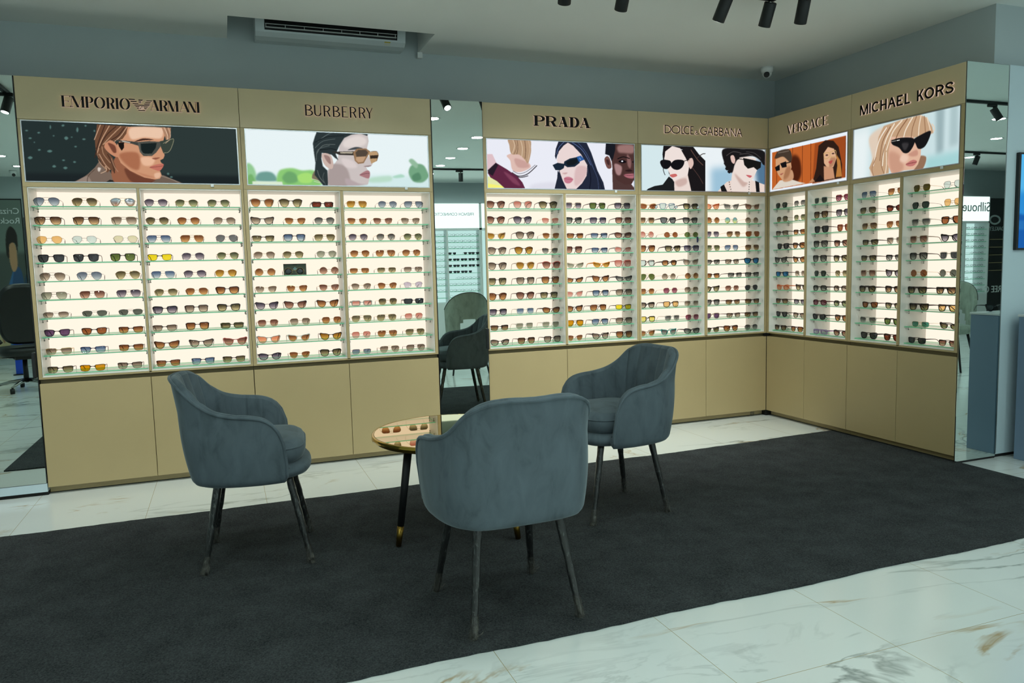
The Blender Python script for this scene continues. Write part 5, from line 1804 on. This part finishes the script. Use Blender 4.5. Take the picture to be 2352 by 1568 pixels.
# ------------------------------------------------------------------ ceiling downlights
DISC = emit('downlight_disc', (234, 255, 247), DOWNLIGHT_POWER)
b = MB().lathe([(0.062, -0.001), (0.080, -0.006), (0.083, -0.003), (0.083, 0.0)], n=36)
TRIMM = b.mesh('trim_ring', WPLAST)
DISCM = MB().lathe([(0.0615, -0.0035), (0.0615, -0.0005)], n=36).mesh('diffuser', DISC)
def downlight(x, y, lab):
    r = thing('ceiling_downlight', lab, 'downlight', (x, y, CZ - 0.0005), 0, 'round ceiling downlights behind the camera')
    link('trim_ring', TRIMM, r); link('diffuser', DISCM, r)
DL = 'round white recessed downlight behind the camera, seen only in the mirrors'
for x in (-6.5, -4.85, -3.2, -1.56, 0.3):
    for y in (-2.59, -3.6, -4.4, -5.96, -6.9):
        if y == -2.59 and x > -1.6: continue
        downlight(x, y, DL)
for x, y in ((-1.56, -5.2), (-2.25, -2.59), (2.2, -4.4), (2.2, -6.2), (4.0, -4.5), (4.0, -6.4), (5.3, -5.5), (6.6, -6.9), (8.0, -5.0), (5.6, -3.2)):
    downlight(x, y, DL)
# ------------------------------------------------------------------ pedestal, its sunglasses, and the wall screen
r = thing('pedestal', 'blue-grey display pedestal with a white top beside the pale wall panel', 'pedestal', (0.66, -1.86, 0))
MB().bbox(-0.24, -0.095, 0.0, 0.24, 0.095, 0.872, 0.002).obj('body', PED, r)
MB().bbox(-0.245, -0.10, 0.8725, 0.245, 0.10, 0.886, 0.002).obj('top', WPLAST, r)
sunglasses('ce', 'X', 'k', (0.585, -1.905, 0.8864), math.radians(200), 'black cat-eye sunglasses on the blue-grey pedestal, seen in the corner mirror', None)
r = thing('wall_screen', 'lit blue screen on the pale wall panel above the pedestal', 'screen', (0.432, -1.6965, 1.273))
MB().bbox(0, -0.028, 0, 0.95, -0.0005, 0.58, 0.003).obj('bezel', BLACK, r)
sc_ = ['p 47 143 216 0 -5,-5 1005,-5 1005,305 -5,305', 'p 88 184 238 30 -5,180 1005,200 1005,305 -5,305', 'p 28 95 174 10 -5,-5 1005,-5 1005,90 -5,110']
for i in range(14):
    x = i * 74; hh = 90 + (i * 53) % 90
    sc_.append('p %s 1 %d,60 %d,%d %d,%d %d,60' % (('42 116 187', '24 79 146', '59 134 201')[i % 3], x, x, hh, x + 56, hh, x + 56))
link('display', print_mesh('display', paint(sc_, 120, 72), lambda u, v: (0.012 + 0.926 * u, -0.0286, 0.012 + 0.556 * v), 120, 72), r)

# ------------------------------------------------------------------ far side of the shop, seen in the mirrors
def text_mesh(txt, size, parent, loc, rot, mat, name='lettering', ext=0.003):
    c = bpy.data.curves.new(name, 'FONT')
    c.body = txt; c.size = size; c.extrude = ext; c.align_x = 'CENTER'; c.align_y = 'CENTER'
    o = bpy.data.objects.new(name, c)
    me = bpy.data.meshes.new_from_object(o)
    bpy.data.objects.remove(o)
    me.materials.clear(); me.materials.append(mat)
    t = link(name, me, parent, loc)
    t.rotation_euler = rot
    return t
FACEB = (PI / 2, 0, PI)     # text on a wall that faces +y
LBW = emit('white_lightbox_face', (236, 250, 250), 1.7)
COOLP = emit('cool_lit_back', (198, 226, 226), 1.3)
GREYT = pbr('grey_lettering', (150, 160, 160), 0.4)
eye = MB()
for sx in (1, -1):
    o_ = [(sx * (34 + 25 * math.cos(2 * PI * k / 14)) / 1000, 0, 0.019 + 0.018 * math.sin(2 * PI * k / 14)) for k in range(14)]
    eye.tube([Vector(p) for p in o_], 0.0016, n=5, closed=True)
    eye.tube([(sx * 0.062, 0, 0.026), (sx * 0.064, 0.09, 0.022), (sx * 0.058, 0.125, 0.001)], 0.0014, n=5)
eye.tube([(-0.010, 0, 0.024), (0, 0, 0.027), (0.010, 0, 0.024)], 0.0016, n=5)
EYE = eye.mesh('eyeglasses', BLACK)
def far_unit(label, xL, xR, text, tsize, posts, y0, dark_rows, per, words, z0=0.70, ztop=2.35, zlb=1.93):
    """white display unit facing +y; xL < xR"""
    r = thing('display_unit', label, 'cabinet', ((xL + xR) / 2, y0, 0))
    h = (xR - xL) / 2
    b = MB().bbox(-h, -0.34, 0.06, h, 0, z0 - 0.02, 0.003).box(-h, -0.34, z0 - 0.02, -h + 0.02, 0, ztop).box(h - 0.02, -0.34, z0 - 0.02, h, 0, ztop).box(-h, -0.34, zlb - 0.03, h, 0, zlb).box(-h, -0.34, ztop - 0.01, h, 0, ztop)
    xs = [xL] + posts + [xR]
    for p in posts: b.box(p - 0.012 - r.location.x, -0.26, z0 - 0.02, p + 0.012 - r.location.x, 0, zlb - 0.03)
    b.obj('frame', WPLAST, r)
    MB().box(-h + 0.02, -0.30, z0 - 0.018, h - 0.02, -0.26, zlb - 0.032).obj('light_panel', COOLP, r)
    MB().box(-h + 0.02, -0.05, zlb + 0.001, h - 0.02, 0.003, ztop - 0.011).obj('lightbox', LBW, r)
    if text: text_mesh(text, tsize, r, (0.115 if 'FRENCH' in text else 0, 0.008, (zlb + ztop) / 2 + 0.02), FACEB, GREYT)
    n = 11 if text else 0
    for k in range(n):
        z = zlb - 0.128 - k * 0.104
        if z < z0 + 0.02: break
        for bi in range(len(xs) - 1):
            a, c = xs[bi] + 0.022, xs[bi + 1] - 0.022
            s_ = MB().box(-(c - a) / 2, -0.20, -0.006, (c - a) / 2, 0, 0)
            s_.m = [0, 0, 1, 1, 1, 1]
            o = s_.obj('glass_shelf', [GLASS, GEDGE], None, ((a + c) / 2, y0 - 0.03, z))
            tag(o, 'glass shelf, %s from the top, %s bay of the white unit %s' % (ORD[k], ORD[bi], words), 'shelf', 'glass shelves across the room')
            m = max(1, int((c - a) / 0.131)) if (c - a) > 0.2 else 1
            for q in range(m):
                if (k * 3 + q + bi) % per == 0: continue
                x = a + (c - a) * (q + 0.5) / m
                if k in dark_rows and bi == len(xs) - 2:
                    sunglasses('rc', 'X', 'k', (x, y0 - 0.06, z + 0.0006), PI, 'black sunglasses, %s on %s shelf of white unit %s' % (ORD[q], ORD[k], words), 'dark sunglasses across the room')
                    continue
                e = link('eyeglasses', EYE, None, (x, y0 - 0.06, z + 0.0006), PI)
                tag(e, 'eyeglasses, %s on %s shelf, %s bay of white unit %s' % (ORD[q], ORD[k], ORD[bi], words), 'eyeglasses', 'eyeglasses on the white shelves across the room')
    return r
far_unit('white eyeglasses unit with lightbox across the room, seen in the narrow mirror', -1.80, -0.60, 'FRENCH CONNECTION', 0.069, [-1.178], -7.6, (3, 4, 5, 6), 11, 'in the narrow mirror')
far_unit('white eyeglasses unit with script lightbox seen in the corner mirror', 7.1, 8.0, 'Silhouette', 0.22, [7.45], -7.6, (), 13, 'in the corner mirror', z0=0.64, ztop=2.24, zlb=1.83)
for xL, xR, wl in ((-5.6, -3.7, 'nearest the dark glass door'), (-3.68, -1.82, 'beside the clear-eyeglasses unit'), (-0.597, 2.4, 'past the clear-eyeglasses unit'), (2.42, 4.7, 'midway along the far wall'), (4.72, 7.08, 'beside the script lightbox')):
    far_unit('added unseen white backlit unit across the room, ' + wl, xL, xR, '', 0.1, [], -7.6, (), 1, wl, z0=0.70)  # unseen glowing units, added to throw more light on cabinets and ceiling
# dark display wall next to it
r = thing('dark_display_wall', 'black display wall with round logo and sale lettering seen in the corner mirror', 'display wall', (8.5, -7.62, 0))
MB().bbox(-0.49, -0.30, 0.0, 0.9, 0, 2.21, 0.003).obj('panel', BLACK, r)
o_ = [(0.115 * math.cos(2 * PI * k / 32), 0.004, 0.068 * math.sin(2 * PI * k / 32)) for k in range(32)]
MB().tube([Vector((p[0] - 0.36, p[1], p[2] + 1.85)) for p in o_], 0.016, n=8, closed=True).obj('round_logo', GREYT, r)
text_mesh('OAKLEY', 0.10, r, (-0.30, 0.004, 1.70), FACEB, GREYT)
text_mesh('FREE C', 0.16, r, (-0.30, 0.004, 0.68), FACEB, WPLAST)
for k in range(5):
    MB().box(-0.46, 0.0, 1.0 + 0.13 * k, 0.4, 0.05, 1.008 + 0.13 * k).obj('ledge', LAM, r)

# grey-green chairs with a round hole in the back
def tub_chair(label, loc, rotz):
    r = thing('tub_chair', label, 'chair', loc, rotz, 'grey-green chairs with an open back')
    b = MB()
    n, m = 33, 14
    def P(i, j, off):
        a = -1.25 + 2.5 * i / (n - 1)
        top = 0.97 - 0.20 * (abs(a) / 1.25) ** 2.2
        z = 0.46 + (top - 0.46) * j / (m - 1)
        rad = 0.27 + off + 0.04 * (z - 0.46)
        return Vector((rad * math.sin(a) * 1.0, -rad * math.cos(a) * 0.95 + 0.02, z))
    hole = lambda i, j: ((-1.25 + 2.5 * (i + .5) / (n - 1)) / 0.56) ** 2 + ((j + .5) / (m - 1) / 0.42) ** 2 < 1
    for off in (0.0, -0.035):
        vs = [P(i, j, off) for i in range(n) for j in range(m)]
        b.add(vs, [(i * m + j, (i + 1) * m + j, (i + 1) * m + j + 1, i * m + j + 1) for i in range(n - 1) for j in range(m - 1) if not hole(i, j)], 0, True)
    def wall_(pa): 
        for (i, j), (k, l) in zip(pa[:-1], pa[1:]):
            b.add([P(i, j, 0), P(k, l, 0), P(k, l, -.035), P(i, j, -.035)], [(0, 1, 2, 3)])
    wall_([(i, m - 1) for i in range(n)]); wall_([(0, j) for j in range(m)]); wall_([(n - 1, j) for j in range(m)])
    for i in range(n - 1):
        for j in range(m - 1):
            if hole(i, j): continue
            if i + 1 < n - 1 and hole(i + 1, j): wall_([(i + 1, j), (i + 1, j + 1)])
            if i > 0 and hole(i - 1, j): wall_([(i, j), (i, j + 1)])
            if j > 0 and hole(i, j - 1): wall_([(i, j), (i + 1, j)])
    b.obj('backrest', BEIGEV, r)
    MB().tube([P(i, m - 1, 0.001) for i in range(n)], 0.004, n=6).obj('piping', pbr('dark_piping', (60, 66, 62), 0.7), r)
    MB().lathe([(0.20, 0.40), (0.255, 0.415), (0.265, 0.45), (0.25, 0.485), (0.15, 0.50), (0.0001, 0.503)], n=40).obj('seat', BEIGEV, r)
    for sx in (-1, 1):
        for sy in (-1, 1):
            MB().tube([(sx * .15, sy * .15, .402), (sx * .22, sy * .22, 0)], [.015, .010], n=10).obj('leg', BLACKM, r)
    return r
t0 = tub_chair('grey-green chair with a half-round opening in its back, seen in the narrow mirror', (-1.71, -3.85, 0), math.radians(178))
dup(t0, (3.45, -4.6, 0), math.radians(70), 'grey-green chair with a half-round back opening, seen in the corner mirror')

# office chair, poster wall and service door near the entrance, seen in the end mirror
r = thing('office_chair', 'black swivel office chair with curved armrests on chrome base, in the end mirror', 'office chair', (-6.20, -4.95, 0), math.radians(160))
MB().tube([(0, 0, 0.09), (0, 0, 0.36)], [0.028, 0.024], n=16).obj('gas_column', BLACK, r)
bs = MB()
for k in range(5):
    a = 2 * PI * k / 5 + 0.3
    bs.tube([(0.02 * math.cos(a), 0.02 * math.sin(a), 0.115), (0.17 * math.cos(a), 0.17 * math.sin(a), 0.10), (0.30 * math.cos(a), 0.30 * math.sin(a), 0.068)], [0.022, 0.018, 0.014], n=10)
bs.obj('star_base', CHROME, r)
for k in range(5):
    a = 2 * PI * k / 5 + 0.3
    MB().lathe([(0.012, -0.022), (0.029, -0.020), (0.029, 0.020), (0.012, 0.022)], c=(0.30 * math.cos(a), 0.30 * math.sin(a), 0.0295), n=18, axis='x').obj('caster', BLACK, r)
def cushion(w_, d_, z0, z1):
    b = MB()
    n = 40
    pr = [(0.9, 0), (0.98, .2), (1, .5), (.97, .8), (.85, 1.0), (.5, 1.1), (.0001, 1.14)]
    f = lambda v: math.copysign(abs(v) ** .6, v)
    b.grid(lambda i, j: (w_ * pr[j][0] * f(math.cos(2 * PI * i / n)), d_ * pr[j][0] * f(math.sin(2 * PI * i / n)), z0 + (z1 - z0) * pr[j][1]), n, len(pr), cu=True)
    b.grid(lambda i, j: (w_ * .9 * (1 - j) * f(math.cos(2 * PI * i / n)), d_ * .9 * (1 - j) * f(math.sin(2 * PI * i / n)), z0), n, 2, cu=True)
    return b
LEA = pbr('black_leather', (22, 23, 24), 0.38, bump=(60.0, 0.3, 0.002))
cushion(0.26, 0.25, 0.40, 0.50).obj('seat', LEA, r)
MB().box(-0.10, -0.10, 0.355, 0.10, 0.10, 0.40).obj('mechanism', BLACK, r)
MB().tube([(0.10, 0, 0.375), (0.26, 0.03, 0.375)], 0.008, n=8).tube([(0.25, 0.03, 0.375), (0.285, 0.033, 0.375)], [0.022, 0.022], n=12).obj('tilt_lever', CHROME, r)
cushion(0.25, 0.34, 0, 0.09).xf(Matrix.Translation((0, -0.27, 0.86)) @ Matrix.Rotation(math.radians(-80), 4, 'X')).obj('backrest', LEA, r)
for sx in (-1, 1):
    MB().tube([tuple(p) for p in catmull([(sx * .24, .14, .44), (sx * .30, .17, .52), (sx * .31, .10, .64), (sx * .31, -.06, .67), (sx * .29, -.20, .64), (sx * .24, -.25, .56)], 5, False)], 0.022, n=10).obj('armrest', BLACK, r)
r = thing('wall_poster', 'tall poster of a curly-haired man in blue hugging someone, in the end mirror', 'poster', (-7.15, -8.0965, 0.1))
MB().bbox(-0.40, 0, 0, 0.395, 0.02, 2.32, 0.002).obj('board', BLACK, r)
pp = ['p 74 82 76 0 -5,-5 1005,-5 1005,305 -5,305', 'p 108 122 114 60 -5,200 1005,200 1005,305 -5,305', 'c 36 64 92 2 1,150 60,140 150,170 230,150 300,60 320,-5 -5,-5', 'c 58 106 154 4 150,165 300,140 420,90 430,-5 200,-5', 'c 46 77 116 3 60,150 180,170 260,120 300,-5 60,-5',
      'c 185 140 104 2 150,215 240,220 260,190 220,165 150,170 130,190', 'c 30 23 19 4 110,235 200,250 280,235 300,200 260,190 240,215 150,218 120,200', 'c 138 106 72 3 560,200 700,200 740,150 700,110 600,120', 'c 192 176 136 2 420,120 700,120 800,60 780,-5 380,-5', 'c 58 42 32 4 540,215 660,235 760,210 770,130 720,160 680,195 560,200', 'c 154 112 80 2 300,110 420,70 480,40 440,30 330,80']
def pfn(u, v): return (0.385 - 0.77 * u, 0.0206, 0.012 + 2.29 * v)
link('print', print_mesh('print', paint(pp, 80, 240), pfn, 80, 240), r)
pm, nt_, out_ = newmat('printed_board'); a_ = nd(nt_, 'ShaderNodeVertexColor', layer_name='print'); p_ = nd(nt_, 'ShaderNodeBsdfPrincipled', Roughness=0.4)
ln(nt_, a_, 'Color', p_, 'Base Color'); ln(nt_, p_, 'BSDF', out_, 'Surface')
r.children[-1].data.materials[0] = pm
for ch_ in r.children:
    if ch_.name.startswith('print'): ch_.data.materials[0] = pm
text_mesh('Crizal', 0.12, r, (0.22, 0.023, 2.14), FACEB, WPLAST); text_mesh('Rock', 0.12, r, (0.24, 0.023, 2.00), FACEB, WPLAST)
d_ = MB().bbox(-6.74, -8.0995, 0.005, -5.75, -8.05, 2.15, 0.004).obj('door_1', pbr('dark_glass_door', (52, 62, 68), 0.25)); d_['kind'] = 'structure'
t_ = text_mesh('SERVICE', 0.15, d_, (-6.36, -8.047, 1.86), FACEB, BLACK)
r = thing('floor_sign', 'narrow bright blue floor sign with white marks under the poster, in the end mirror', 'sign', (-6.62, -6.6, 0))
MB().bbox(-0.045, -0.02, 0.012, 0.045, 0.02, 0.42, 0.004).obj('panel', pbr('bright_blue_plastic', (20, 70, 190), 0.35), r)
MB().bbox(-0.07, -0.06, 0.0, 0.07, 0.06, 0.012, 0.003).obj('foot', BLACK, r)
MB().box(-0.03, 0.0201, 0.30, 0.03, 0.0215, 0.33).box(-0.03, 0.0201, 0.20, 0.03, 0.0215, 0.215).obj('mark', WPLAST, r)
